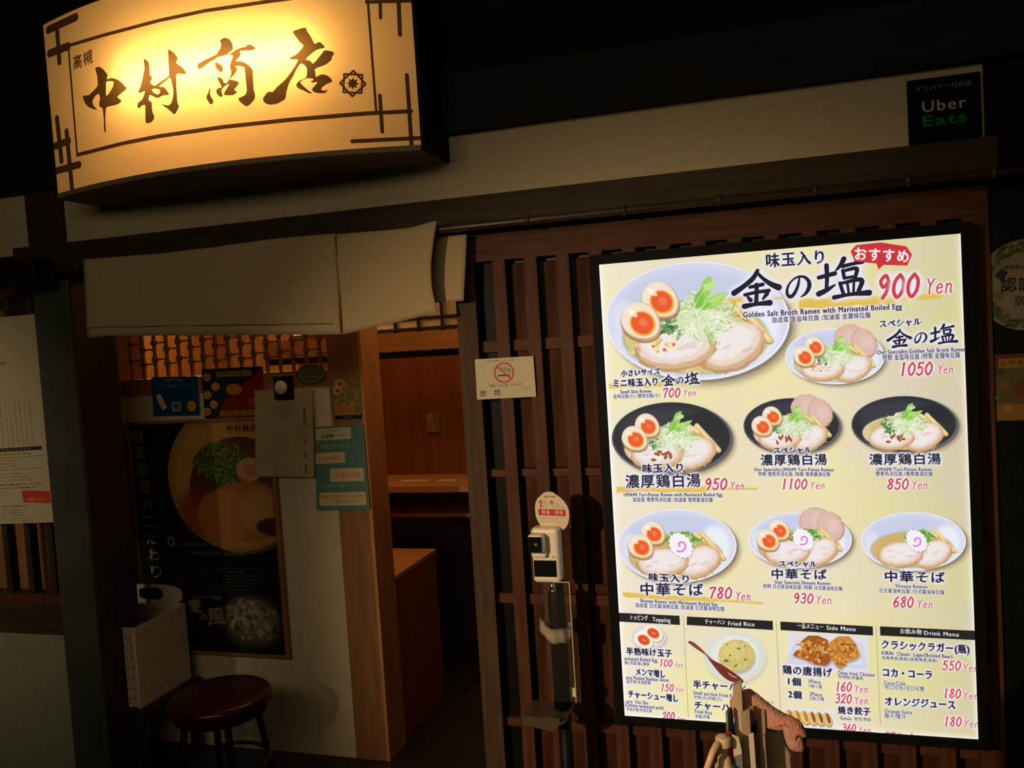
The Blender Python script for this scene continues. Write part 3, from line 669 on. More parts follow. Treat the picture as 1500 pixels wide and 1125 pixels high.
# ---- big brush title: strokes in a unit box
KIN = [[(.52,.03,.035),(.42,.24,.05),(.22,.44,.05),(.02,.60,.06)], [(.50,.07,.03),(.62,.24,.035),(.80,.42,.05),(.97,.53,.065)], [(.36,.47,.035),(.63,.42,.04)], [(.50,.42,.045),(.50,.65,.04),(.49,.93,.045)], [(.25,.67,.035),(.50,.62,.035),(.76,.60,.04)], [(.31,.73,.025),(.37,.82,.045)], [(.72,.68,.045),(.64,.81,.025)], [(.24,.98,.055),(.50,.94,.04),(.78,.93,.06)]]
NO = [[(.55,.14,.03),(.50,.45,.045),(.36,.78,.055),(.20,.92,.06),(.08,.80,.05),(.08,.55,.04),(.22,.28,.03),(.48,.10,.035),(.74,.12,.045),(.92,.32,.06),(.93,.58,.065),(.80,.82,.05),(.62,.95,.02)]]
SHIO = [[(.00,.44,.04),(.33,.36,.045)], [(.16,.14,.045),(.17,.45,.04),(.16,.74,.035)], [(.00,.86,.055),(.16,.78,.045),(.33,.66,.02)], [(.52,.00,.05),(.45,.16,.04),(.36,.28,.02)], [(.50,.19,.04),(.72,.14,.035),(.90,.10,.05)], [(.50,.30,.035),(.53,.50,.035)], [(.51,.31,.03),(.78,.27,.04),(.76,.48,.035)], [(.53,.50,.03),(.77,.47,.03)], [(.44,.62,.035),(.51,.90,.035)], [(.45,.63,.03),(.88,.57,.045),(.82,.88,.04)], [(.59,.61,.025),(.62,.88,.025)], [(.73,.60,.025),(.72,.88,.025)], [(.32,.98,.045),(.65,.93,.035),(1.04,.92,.06)]]
def spline(st, k=5):
    p = np.array(st, float); p = np.vstack([2*p[0]-p[1], p, 2*p[-1]-p[-2]]); out = []
    for i in range(1, len(p)-2):
        for t in np.linspace(0, 1, k, endpoint=False):
            out.append(.5*((2*p[i])+(-p[i-1]+p[i+1])*t+(2*p[i-1]-5*p[i]+4*p[i+1]-p[i+2])*t*t+(-p[i-1]+3*p[i]-3*p[i+1]+p[i+2])*t**3))
    out.append(p[-2]); return out
def glyph(G, x0, y0, x1, y1, slope, col, wk=1.0, halo=None, sk=0.0, cv=None):
    """unit-box strokes into box x0..x1, y0..y1 (top-left, bottom-right)"""
    W_, H_ = x1-x0, y1-y0
    st = [[(x0+u*W_+(1-v)*H_*sk, y0+v*H_+u*W_*slope, max(.25, r*H_*wk)) for u, v, r in spline(s)] for s in G]
    (cv or m).stroke(st, col, 1, halo)
def kinshio(x0, ytop, x1, ybot, slope, wk, hr):
    W_ = x1-x0
    for G, a, b, t, bb in ((KIN, 0, .35, 0, 1), (NO, .39, .58, .22, .86), (SHIO, .64, 1, -.12, .93)):
        hh = ybot-ytop; wk_ = wk*1.32; glyph(G, x0+a*W_, ytop+t*hh+slope*a*W_, x0+b*W_, ytop+bb*hh+slope*a*W_, slope, DK, wk_, (hr, BL))
DIG = {'0': [[(.5,.0,1),(.12,.3,1),(.1,.72,1),(.45,1,1),(.85,.72,1),(.88,.28,1),(.52,.0,1)]], '1': [[(.42,.1,.9),(.55,.0,1)], [(.55,.02,1),(.5,.5,1),(.48,1,1)]],
 '2': [[(.12,.28,1),(.3,.04,1),(.7,.04,1),(.82,.3,1),(.55,.62,1),(.1,.96,1)], [(.1,.97,1),(.5,.93,1),(.92,.95,1)]], '3': [[(.15,.1,1),(.5,.0,1),(.82,.2,1),(.65,.42,1),(.38,.46,1)], [(.4,.46,1),(.8,.56,1),(.82,.82,1),(.5,1,1),(.1,.88,1)]],
 '5': [[(.28,.04,1),(.22,.42,1)], [(.28,.05,1),(.85,.02,1)], [(.22,.44,1),(.6,.38,1),(.86,.62,1),(.7,.92,1),(.35,1,1),(.08,.88,1)]], '6': [[(.7,.02,1),(.3,.3,1),(.1,.7,1),(.4,1,1),(.82,.82,1),(.75,.52,1),(.4,.48,1),(.14,.7,1)]],
 '7': [[(.1,.08,1),(.1,.2,.7)], [(.1,.07,1),(.85,.04,1),(.6,.45,1),(.4,1,1)]], '8': [[(.55,.0,1),(.18,.18,1),(.5,.45,1),(.85,.72,1),(.5,1,1),(.12,.76,1),(.5,.48,1),(.82,.2,1),(.55,.0,1)]],
 '9': [[(.85,.3,1),(.5,.0,1),(.12,.25,1),(.4,.52,1),(.84,.3,1),(.75,.7,1),(.45,1,1)]],
 'Y': [[(.05,.0,.8),(.45,.45,.8)], [(.95,.0,.8),(.45,.5,.8),(.42,1,.8)]], 'e': [[(.12,.66,.8),(.85,.6,.8),(.6,.36,.8),(.15,.55,.8),(.2,.92,.8),(.6,1,.8),(.9,.86,.8)]], 'n': [[(.15,.38,.8),(.12,1,.8)], [(.15,.55,.8),(.5,.36,.8),(.78,.5,.8),(.76,.9,.8),(.95,.98,.8)]]}
def price(s, x0, x1, yb, h, yx0, yx1, yyb, yh, slope=0.0, col=RD):
    n = len(s)
    for i, ch in enumerate(s):
        a = x0+(x1-x0)*i/n; b = x0+(x1-x0)*(i+.80)/n
        G = [[(u, v, r*.085) for u, v, r in st] for st in DIG[ch]]
        dy = slope*(a-x0); glyph(G, a-h*.05, yb-h+dy, b-h*.05, yb+dy, slope, col, .95, (max(2, h*.35), HL), .12)
    for i, ch in enumerate('Yen'):
        a = yx0+(yx1-yx0)*i/3; b = yx0+(yx1-yx0)*(i+.74)/3
        G = [[(u, v, r*.062) for u, v, r in st] for st in DIG[ch]]
        dy = slope*(a-yx0); glyph(G, a, yyb-yh+dy, b, yyb+dy, slope, col, 1.1, (max(2, yh*.3), HL), .1)
def T(t, x0, x1, y0, y1, h, col=DK, bold=.35, nib=0.0, halo=None): m.text(t, x0, y0, x1, y1, h, col, bold, nib, (halo, BL) if halo else None)
brush_band(1170, 447, 1380, 434, 10, 1); brush_band(1068, 440, 1150, 437, 5, 5)
T('味玉入り', 1123, 1207, 392, 386, 19, nib=1.5, bold=.6, halo=8)
kinshio(1074, 397, 1270, 451, -.07, 1.05, 13)
price('900', 1287, 1350, 437, 33, 1357, 1398, 430, 21, -.05)
bub = [(1246,368),(1254,359),(1290,355),(1328,361),(1336,373),(1329,389),(1294,388),(1287,395),(1284,386),(1252,383)]
m.poly(bub, (200, 52, 58)); T('おすすめ', 1253, 1331, 381, 385, 18, (250, 240, 244), .7, .9)
T('Golden Salt Broth Ramen with Marinated Boiled Egg', 1089, 1321, 465, 452.5, 8, bold=.7, halo=4)
T('加卤蛋 金盐味拉面 /加滷蛋 金鹽味拉麵', 1131, 1275, 473, 465.5, 8, bold=.25, halo=4)
T('スペシャル', 1289, 1349, 480, 476, 10, nib=.9, bold=.4, halo=5)
kinshio(1300, 483, 1400, 509, -.05, 1.15, 9)
T('Our Specialty,Golden Salt Broth Ramen', 1285, 1414, 519, 514.5, 6, bold=.5, halo=4)
T('特制 金盐味拉面 /特製 金鹽味拉麵', 1293, 1406, 528, 524, 8, bold=.25, halo=4)
price('1050', 1318, 1368, 550, 18, 1374, 1398, 547, 12, -.03)
brush_band(892, 566, 1020, 562, 5, 9)
T('小さいサイズ', 910, 967, 552, 548.5, 9, nib=.8, bold=.4, halo=5); T('ミニ味玉入り', 899, 963, 567.5, 564.5, 11, nib=.9, bold=.5, halo=6)
kinshio(970, 549, 1023, 565, -.03, 1.2, 7)
T('Small Size Ramen', 909, 954, 576.5, 575, 5, bold=.4, halo=3); T('盐味拉面(小) /鹽味拉麵(小)', 899, 966, 584, 582, 6, bold=.1, halo=3)
price('700', 971, 998, 582, 13, 1001, 1021, 580, 9, -.02)
brush_band(903, 718, 1110, 716, 5, 2)
T('味玉入り', 942, 1000, 693, 691, 12, nib=1.1, bold=.5, halo=6); T('濃厚鶏白湯', 917, 1026, 715, 713, 18, nib=1.3, bold=.4, halo=8)
price('950', 1033, 1067, 717, 16, 1070, 1092, 717, 11)
T('UMAMI Tori-Paitan Ramen with Marinated Boiled Egg', 914, 1058, 727, 727, 5, bold=.4, halo=3); T('加卤蛋 慢煮鸡汤拉面 /加滷蛋 慢煮雞湯拉麵', 927, 1044, 735, 735.5, 6.4, bold=.15, halo=3)
T('スペシャル', 1134, 1188, 664, 663, 8, nib=.9, bold=.4, halo=5); T('濃厚鶏白湯', 1115, 1211, 682, 681, 15, nib=1.2, bold=.35, halo=7)
T('Our Specialty,UMAMI Tori-Paitan Ramen', 1105, 1221, 690, 690.5, 5, bold=.4, halo=3); T('特制 慢煮鸡汤拉面 /特製 慢煮雞湯拉麵', 1111, 1216, 697.5, 698, 6.2, bold=.15, halo=3)
price('1100', 1145, 1184, 716, 14, 1187, 1210, 716, 10)
T('濃厚鶏白湯', 1274, 1378, 681, 680, 15, nib=1.2, bold=.35, halo=7); T('UMAMI Tori-Paitan Ramen', 1284, 1365, 690, 690, 5, bold=.4, halo=3)
T('慢煮鸡汤拉面 /慢煮雞湯拉麵', 1283, 1366, 697, 697.5, 6.2, bold=.15, halo=3); price('850', 1300, 1333, 716.5, 15, 1336, 1361, 716, 11)
brush_band(912, 871, 1118, 884, 5, 3)
T('味玉入り', 951, 1009, 851, 854, 11, nib=1.0, bold=.5, halo=6); T('中華そば', 939, 1030, 872, 873, 17, nib=1.4, bold=.4, halo=8)
price('780', 1039, 1074, 876, 16, 1078, 1101, 879, 12, .03)
T('Shouyu Ramen with Marinated Boiled Egg', 938, 1051, 882, 888, 5, bold=.4, halo=3); T('加卤蛋 日式酱油味拉面 /加滷蛋 日式醬油味拉麵', 931, 1061, 889.5, 895.5, 6.4, bold=.15, halo=3)
T('スペシャル', 1142, 1196, 830, 830.5, 8, nib=.9, bold=.4, halo=5); T('中華そば', 1131, 1211, 848, 849, 14, nib=1.3, bold=.35, halo=7)
T('Our Specialy,Shouyu Ramen', 1135, 1216, 855, 857, 5, bold=.4, halo=3); T('特制 日式酱油味拉面 /特製 日式醬油味拉麵', 1118, 1234, 861.5, 865.5, 6, bold=.15, halo=3)
price('930', 1163, 1193, 883, 14, 1196, 1220, 884, 11, .03)
T('中華そば', 1297, 1384, 852, 854, 15, nib=1.3, bold=.35, halo=7); T('Shouyu Ramen', 1312, 1358, 860.5, 862, 5, bold=.4, halo=3)
T('日式酱油味拉面 /日式醬油味拉麵', 1289, 1383, 868, 871, 6.2, bold=.15, halo=3); price('680', 1309, 1340, 889, 15, 1344, 1368, 890, 11, .03)
# ---- bottom section
for P in ([(905,897.5),(995.4,902),(996,915.5),(905,910.5)], [(1006,903),(1132,909.5),(1132.6,923),(1006,915.5)], [(1143,910.5),(1278.4,917.5),(1279,931),(1143.4,923)], [(1289,917.5),(1429,924),(1430,937.7),(1289.5,931)]): m.poly(P, (30, 29, 32))
WT = (240, 238, 244)
for (t, x0, x1, y0, y1) in (('トッピング', 924, 949, 908, 909), ('Topping', 956, 982, 910, 911.5), ('チャーハン', 1033, 1062, 914, 915), ('Fried Rice', 1067, 1105, 916, 917.5), ('一品メニュー', 1168, 1206, 920, 922), ('Side Menu', 1211, 1253, 922.5, 924.5), ('お飲み物', 1319, 1350, 928, 929.5), ('Drink Menu', 1354, 1404, 930, 932.5)): T(t, x0, x1, y0, y1, 7 if ord(t[0]) > 999 else 6, WT, .6)
for (a, b, c_, d_) in ((1001,903,1008.5,1052), (1137,910,1144.5,1062), (1283,917,1290,1063)):
    n_ = int((d_-b)/2.3)
    for k in range(n_): t = k/n_; m.ell(a+(c_-a)*t, b+(d_-b)*t, .55, .55, (60, 50, 40), n=8)
m.ell(952, 936, 25, 17, (150, 140, 150), .5, 5); m.ell(950, 934, 25, 17, (216, 214, 224)); m.ell(950, 933, 20, 13, (236, 236, 244), 1, 3)
for (x, y) in ((957, 928), (943, 938)):
    m.ell(x+1, y+1.5, 15, 10.5, (200, 150, 90), .9, 1, .55); m.ell(x, y, 15, 10.5, (246, 238, 226), 1, 0, .55); m.ell(x, y-.5, 10, 7.2, (246, 170, 80), 1, 0, .55); m.ell(x, y-.5, 9, 6.4, (226, 76, 44), 1, 0, .55); m.stroke([[(x-2, y-1, .5), (x, y-.4, .5), (x+3, y, .5)]], (250, 190, 170))
T('半熟味け玉子', 918, 984, 959, 962.5, 10, nib=1.0, bold=.5, halo=5); T('arinated Boiled Egg', 915, 963, 967, 970, 5.5, bold=.3, halo=3); T('溏心肉蛋/溏心雞蛋', 915, 951, 973, 975.5, 5, bold=.1, halo=2)
price('100', 966, 986, 976, 10, 989, 1001, 977, 6, .03)
T('メンマ増し', 932, 974, 989, 993, 10, nib=1.0, bold=.5, halo=5); T('xtra Pickled Bamboo Shoot', 917, 980, 995, 999, 5.5, bold=.3, halo=3); T('加干笋/多加配菊', 918, 953, 1001, 1003, 5, bold=.1, halo=2)
price('150', 968, 988, 1012, 10, 990, 1002, 1013, 6, .03)
T('チャーシュー増し', 921, 993, 1021.5, 1028.5, 10, nib=1.0, bold=.5, halo=5); T('xtra  Cha Shu', 917, 949, 1029.5, 1032, 5, bold=.3, halo=3); T('(Chinese barbecued pork)', 916, 972, 1034.5, 1039.5, 5, bold=.3, halo=3); T('多加叉烧/多加叉燒', 918, 955, 1041, 1044, 5, bold=.1, halo=2)
price('200', 971, 989, 1054, 11, 992, 1004, 1056, 6, .03)
m.ell(1079, 966, 45, 38, (190, 180, 150), .5, 6); m.ell(1077, 962, 45, 38, (218, 220, 214), .9, 2); m.ell(1076, 961, 36, 30, (232, 232, 222), .9, 5); m.ell(1080, 964, 27, 24, (150, 140, 110), .6, 4)
m.ell(1079, 960, 26, 23, (204, 188, 112), rough=.03); m.ell(1073, 952, 17, 13, (222, 206, 130), .8, 6)
for k in range(260):
    t, r = random.random()*6.28, random.random()**.5; x, y = 1079+25*r*math.cos(t), 960+22*r*math.sin(t)
    m.ell(x, y, random.uniform(.6, 1.6), random.uniform(.5, 1), random.choice([(232, 216, 140), (212, 190, 104), (240, 224, 150), (196, 176, 96), (226, 200, 120)]), .8, 0, random.random()*3, 8)
for (x, y, a) in ((1064, 968, 4), (1082, 950, 3), (1078, 975, 3), (1092, 966, 2.5), (1065, 944, 2), (1091, 946, 2), (1070, 960, 2)): m.ell(x, y, a, a*.5, (96, 100, 52), .85, 1, random.uniform(-1, .3), rough=.2)
m.poly(dense([(1008,941),(1010,939),(1016,941),(1026,949),(1036,959),(1045,967),(1058,974),(1070,982),(1083,991),(1089,997),(1088,1000),(1076,1000),(1064,995),(1053,985),(1041,970),(1034,960),(1018,949)]), (112, 44, 38)); m.stroke([[(1012,942,.5),(1028,953,.5),(1042,966,.6)]], (180, 120, 110), .8); m.stroke([[(1067,986,.7),(1072,990,.9),(1079,993,.5)]], (220, 180, 170), .9)
T('半チャーハン', 1016, 1092, 1008, 1013, 11, nib=1.1, bold=.5, halo=5); T('Small portion Fried Rice', 1016, 1080, 1017, 1023, 5.5, bold=.3, halo=3); T('炒饭(小)/炒飯(小)', 1017, 1057, 1023.5, 1027, 5, bold=.1, halo=2)
price('500', 1092, 1108, 1031, 10, 1118, 1135, 1031, 6, .03)
T('チャーハン', 1018, 1082, 1038, 1043, 10.5, nib=1.1, bold=.5, halo=5); T('Fried Rice', 1018, 1043, 1044.5, 1047, 5.5, bold=.3, halo=3); T('炒饭/炒飯', 1019, 1040, 1052, 1053.5, 5.5, bold=.1, halo=2)
m.poly([(1154,927),(1272,932),(1273,989),(1155,978)], (222, 222, 236), .95, 2); m.poly([(1166,936),(1262,940),(1272,980),(1150,972)], (204, 206, 222), .7, 2); m.poly([(1170,940),(1258,944),(1262,974),(1162,968)], (228, 228, 240), .8, 3)
def chunk(pts, base):
    m.poly([(x+1, y+3) for x, y in pts], (120, 100, 90), .6, 4); m.poly(pts, base)
    P = np.array(pts); c0 = P.mean(0); ex = (P.max(0)-P.min(0))/2
    for k in range(110):
        t, r = random.random()*6.28, random.random()**.6; x, y = c0[0]+ex[0]*.85*r*math.cos(t), c0[1]+ex[1]*.8*r*math.sin(t)
        m.ell(x, y, random.uniform(1, 4), random.uniform(.8, 2.4), random.choice([(206, 130, 48), (168, 88, 30), (226, 166, 84), (140, 62, 24), (190, 108, 40), (236, 190, 112)]), .75, 0, random.random()*3, 10, 0, .2)
chunk([(1161,960),(1166,953),(1176,952),(1175,938),(1184,931),(1198,931),(1212,937),(1216,950),(1217,968),(1210,975),(1196,974),(1180,966)], (160, 84, 32))
chunk([(1211,955),(1216,940),(1228,932),(1244,932),(1254,943),(1260,960),(1252,966),(1240,969),(1232,980),(1224,974),(1218,966)], (200, 136, 56))
T('鶏の唐揚げ', 1147, 1219, 987, 992, 12, nib=1.2, bold=.4, halo=6); T('Deep fried Chicken', 1228, 1281, 988, 991.5, 5.5, bold=.3, halo=3); T('炸鸡肉/炸雞肉', 1228, 1264, 994, 996.5, 5, bold=.1, halo=2)
T('1個', 1155, 1173, 1003, 1005, 10.5, nib=1.0, bold=.5, halo=5); T('1Piece', 1185, 1202, 1000.5, 1002, 5.5, bold=.3, halo=3); T('1块/1塊', 1185, 1204, 1007.5, 1009, 5.5, bold=.1, halo=2); price('160', 1224, 1249, 1012, 13, 1252, 1273, 1014, 10, .03)
T('2個', 1155, 1174, 1022, 1024, 10.5, nib=1.0, bold=.5, halo=5); T('2Piece', 1186, 1204, 1019, 1020.5, 5.5, bold=.3, halo=3); T('2块/2塊', 1186, 1207, 1025.5, 1027, 5.5, bold=.1, halo=2); price('320', 1224, 1249, 1029.5, 13, 1252, 1273, 1031, 10, .03)
m.poly([(1150,1037),(1222,1041),(1225,1078),(1152,1070)], (226, 226, 238), .95, 2); m.poly([(1150,1048),(1216,1053),(1218,1064),(1150,1060)], (206, 190, 150), .8, 2)
for k in range(6):
    x = 1157+k*11.0; y = 1049+k*.9; m.ell(x+1, y+2, 6.5, 11, (170, 130, 70), .8, 1, -.35); m.ell(x, y, 6.2, 10.5, (226, 190, 112), 1, 0, -.35); m.ell(x+1, y-1, 3.0, 8, (176, 116, 50) if k < 3 else (120, 68, 28), .9, 1, -.35); m.stroke([[(x-3, y-7, .4), (x-1, y, .5), (x+1, y+7, .4)]], (244, 220, 160))
T('焼き餃子', 1228, 1275, 1045.5, 1048, 10.5, nib=1.0, bold=.5, halo=5); T('Gyoza', 1231, 1247, 1054, 1055, 5, bold=.3, halo=3); T('煎饺/煎餃', 1252, 1276, 1055.5, 1057, 5, bold=.1, halo=2); price('360', 1234, 1255, 1071, 10.5, 1258, 1277, 1073, 8, .03)
T('クラシックラガー(瓶)', 1292, 1420, 950, 957.5, 12, nib=1.3, bold=.6, halo=6); T('KIRIN  Classic  Lager(Bottled Beer)', 1292, 1395, 959, 964.5, 5.5, bold=.4, halo=3); T('经典啤酒(瓶装)/經典啤酒(瓶裝)', 1292, 1373, 966, 970.5, 5, bold=.1, halo=2)
price('550', 1381, 1409, 981, 13, 1411, 1435, 983, 10, .03)
T('コカ・コーラ', 1294, 1365, 991, 995, 12, nib=1.3, bold=.6, halo=6); T('Coca-Cola', 1295, 1326, 1002.5, 1004, 5.5, bold=.3, halo=3); T('可口可乐/可口可樂', 1296, 1354, 1010, 1013, 7, bold=.1, halo=2); price('180', 1382, 1409, 1022, 13, 1411, 1435, 1024, 10, .03)
T('オレンジジュース', 1297, 1399, 1033, 1039, 12, nib=1.3, bold=.6, halo=6); T('Orange Juice', 1296, 1336, 1044.5, 1046.5, 6, bold=.3, halo=3); T('橙汁/橙汁', 1296, 1327, 1052, 1053.5, 6.5, bold=.1, halo=2); price('180', 1383, 1410, 1063, 13, 1412, 1436, 1065, 10, .03)
T('米飯セット', 1297, 1340, 1082, 1084, 10, (150, 50, 60), .6)
mb = thing('menu_light_box', 'large backlit ramen menu in a black frame on the slatted wall', 'menu board', ((MX0+MX1)/2, -0.05, MZ0-0.03))
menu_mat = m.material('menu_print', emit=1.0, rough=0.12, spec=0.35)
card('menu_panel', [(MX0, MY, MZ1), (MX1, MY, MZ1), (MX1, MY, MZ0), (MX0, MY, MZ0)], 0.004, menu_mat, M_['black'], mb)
FW = 0.030
def frame_side(a, b, c_, d_):
    bm = bmesh.new(); y0, y1 = MY-0.006, -0.014
    A_ = [bm.verts.new((p[0], y0, p[1])) for p in (a, b, c_, d_)]; B_ = [bm.verts.new((p[0], y1, p[1])) for p in (a, b, c_, d_)]
    bm.faces.new(A_); bm.faces.new(B_[::-1])
    for i in range(4): bm.faces.new((A_[i], B_[i], B_[(i+1) % 4], A_[(i+1) % 4]))
    bmesh.ops.bevel(bm, geom=bm.edges[:], offset=0.0015, segments=1, affect='EDGES'); from_bm('frame_side', bm, M_['blackmat'], mb)
i0, i1, i2, i3 = (MX0, MZ1), (MX1, MZ1), (MX1, MZ0), (MX0, MZ0)
o0, o1, o2, o3 = (MX0-FW, MZ1+FW), (MX1+FW, MZ1+FW), (MX1+FW, MZ0-FW), (MX0-FW, MZ0-FW)
frame_side(o0, o1, i1, i0); frame_side(i1, o1, o2, i2); frame_side(i3, i2, o2, o3); frame_side(o0, i0, i3, o3)

# ================================================================== SMALL SIGNS ON THE FACADE
def quad(pts, Y): return [at(x, y, Y) for x, y in pts]
# delivery board
u = Canvas(280, 340, (4, 4, 4))
u.text('デリバリー対応店', 34, 52, 246, 52, 22, (165, 158, 148), 1.0); u.text('Uber', 56, 140, 222, 140, 46, (190, 182, 170), 2.5); u.text('Eats', 56, 200, 222, 200, 44, (24, 128, 54), 6)
a, b = at(1329, 118, -0.02), at(1436, 235, -0.02)
ub = thing('delivery_sign', 'small black delivery sign at the right end of the plaster band', 'sign', (0.5, -0.01, 2.2))
card('sign_board', [(a.x, -0.014, a.z), (0.592, -0.014, a.z), (0.592, -0.014, a.z-0.225), (a.x, -0.014, a.z-0.225)], 0.012, u.material('delivery_print', rough=.7, spec=.05), M_['black'], ub)
# no smoking sign
s_ = Canvas(540, 370, (176, 166, 138))
s_.rect(6, 6, 534, 364, (182, 172, 144)); s_.text('喫煙は健康に注意し全席にて', 110, 30, 400, 30, 12, (60, 50, 40), .5)
s_.ell(265, 135, 95, 95, (176, 34, 30)); s_.ell(265, 135, 78, 78, (180, 170, 142)); s_.stroke([[(202, 76, 8), (328, 194, 8)]], (176, 34, 30))
s_.rect(208, 152, 318, 168, (30, 28, 24)); s_.stroke([[(240, 70, 3), (244, 96, 3), (270, 104, 3), (290, 118, 3), (318, 120, 3), (320, 140, 3)], [(270, 78, 3), (282, 86, 3), (290, 100, 3), (316, 102, 3), (322, 118, 3)]], (30, 28, 24)); s_.stroke([[(206, 80, 8), (328, 194, 8)]], (176, 34, 30))
s_.text('禁煙とさせて頂いております', 124, 262, 425, 262, 22, (60, 50, 40), 1.2); s_.text('禁', 28, 346, 90, 346, 54, (50, 44, 34), 2); s_.text('煙', 160, 342, 222, 342, 54, (50, 44, 34), 2)
s_.text('NO SMOKING', 405, 285, 485, 285, 9, (90, 80, 64), .6); s_.text('THANK YOU', 410, 306, 515, 306, 9, (90, 80, 64), .8)
ns = thing('no_smoking_sign', 'white no smoking sign taped on the slats beside the doorway', 'sign', (-0.83, -0.016, 1.62))
card('sign_plate', quad([(695.5, 526.5), (781, 521.5), (785.5, 581), (699, 585.5)], -0.022), 0.003, s_.material('no_smoking_print', rough=.45), M_['paper'], ns)
for x, y in ((750, 529), (761, 528)):
    p = at(x, y, -0.023); q = at(x+1, y+8, -0.023); card('tape', [(p.x-.004, -.0225, p.z+.012), (p.x+.005, -.0225, p.z+.012), (q.x+.005, -.0225, q.z), (q.x-.004, -.0225, q.z)], .0004, M_['acrylic'], M_['acrylic'], ns)
# round sticker and card on the right black wall
r_ = Canvas(400, 400, (190, 176, 140)); random.seed(3)
for k in range(170):
    t = random.random()*6.28; rr = random.uniform(148, 190); r_.ell(200+rr*math.cos(t), 200+rr*math.sin(t), random.uniform(8, 24), random.uniform(6, 12), random.choice([(92, 110, 50), (70, 96, 44), (120, 128, 60), (150, 150, 90), (104, 130, 90)]), .9, 0, t+1.2, 14, 0, .1)
r_.ell(200, 200, 128, 128, (196, 184, 150)); r_.poly([(70,150),(100,120),(128,140),(104,178)], (70, 50, 84)); r_.ell(88, 240, 24, 22, (176, 130, 50), .8, 4)
r_.text('感染防止徹底宣言', 110, 128, 300, 128, 18, (50, 40, 34), 1.5); r_.text('認証店', 96, 225, 306, 225, 58, (46, 38, 32), 5); r_.text('京都', 150, 288, 240, 288, 40, (54, 46, 36), 2)
p0, p1 = at(1432, 420, -0.004), at(1500, 421, -0.004); zc = p0.z-.004; R_ = (at(1490, 358, -.004).z-at(1490, 487, -.004).z)/2+.004
r_.a *= .62
stk = outline_card('round_sticker', [(p0.x+R_*.96+R_*.96*math.cos(t), zc+R_*math.sin(t)) for t in np.linspace(0, 2*math.pi, 48, endpoint=False)], -0.004, 0.0035, r_.material('round_print', rough=.5), M_['paper'])
tag(stk, 'round pale sticker ringed with green leaves on the black wall', 'sticker')
k_ = Canvas(330, 400, (186, 140, 56)); k_.rect(0, 0, 330, 60, (150, 50, 40)); k_.rect(0, 50, 330, 300, (128, 116, 74)); k_.ell(60, 90, 70, 40, (70, 80, 50), .7, 10); k_.rect(95, 24, 330, 82, (196, 150, 60))
k_.text('とやま観光', 110, 66, 320, 66, 30, (120, 60, 40), 1.5); k_.text('キャンペーン参加店', 120, 104, 320, 104, 14, (140, 70, 50), 1)
k_.ell(125, 186, 26, 24, (176, 110, 80)); k_.poly([(170,220),(200,170),(250,150),(300,180),(330,230),(330,262),(190,258)], (140, 80, 54)); k_.rect(110, 256, 330, 264, (150, 76, 50)); k_.ell(66, 258, 30, 26, (120, 130, 116)); k_.ell(66, 258, 20, 14, (200, 190, 160))
for x in (136, 236): k_.ell(x, 330, 38, 34, (196, 132, 80)); k_.rect(x-18, 312, x+18, 346, (206, 170, 110))
k_.a *= .66
kp = [at(1436, 521, -.004), at(1440, 617, -.004)]; x0 = (kp[0].x+kp[1].x)/2; cz1, cz0 = kp[0].z, kp[1].z; rr = .012
def rrect(x0, x1, z0, z1, r, n=4):
    out = []
    for cx, cz, a0 in ((x1-r, z1-r, 0), (x0+r, z1-r, 90), (x0+r, z0+r, 180), (x1-r, z0+r, 270)):
        for k in range(n+1): t = math.radians(a0+90*k/n); out.append((cx+r*math.cos(t), cz+r*math.sin(t)))
    return out
tag(outline_card('campaign_card', rrect(x0, x0+.155, cz0, cz1, rr), -0.004, 0.0035, k_.material('campaign_print', rough=.4), M_['paper']), 'yellow rounded card with a red top edge below the round sticker', 'card')
# notice on the left window
q_ = Canvas(330, 840, (188, 176, 146)); random.seed(5)
q_.text('Dear Guests!', 10, 190, 196, 190, 17, (70, 62, 50), .6); q_.blank_lines(120, 330, 285, 520, 9, (120, 110, 90), .55, .3, True); q_.blank_lines(10, 330, 120, 500, 6, (130, 120, 100), .4, .3, True)
q_.rect(0, 528, 306, 543, (44, 38, 32)); q_.text('各種アプリご利用いただけます', 70, 541, 262, 541, 9, (180, 168, 140), .3)
q_.blank_lines(6, 548, 300, 562, 1, (60, 54, 44), .7); q_.rect(2, 566, 304, 568, (110, 100, 80)); q_.rect(2, 616, 304, 618, (110, 100, 80)); q_.ell(12, 592, 18, 18, (40, 36, 32))
q_.blank_lines(50, 574, 240, 610, 3, (100, 90, 74), .6); q_.blank_lines(20, 628, 300, 668, 3, (120, 110, 90), .6); q_.blank_lines(0, 672, 320, 700, 2, (90, 76, 60), .8); q_.blank_lines(0, 702, 190, 730, 2, (150, 80, 60), .6)
q_.poly([(215,706),(320,712),(320,762),(217,754)], (196, 64, 44)); q_.text('ご確認ください', 228, 748, 306, 750, 11, (226, 190, 160), .8)
q_.blank_lines(0, 762, 250, 776, 1, (150, 60, 40), .8); q_.blank_lines(130, 778, 230, 812, 3, (110, 100, 84), .6); q_.blank_lines(0, 816, 310, 834, 2, (120, 110, 90), .6)
tag(card('notice_paper', quad([(-55, 470), (51, 460), (82, 765), (-45, 769)], 0.0), 0.001, q_.material('notice_print', rough=.85), M_['paper']), 'long white paper notice taped over the left slatted window', 'notice')
p = at(13, 458, 0.0)
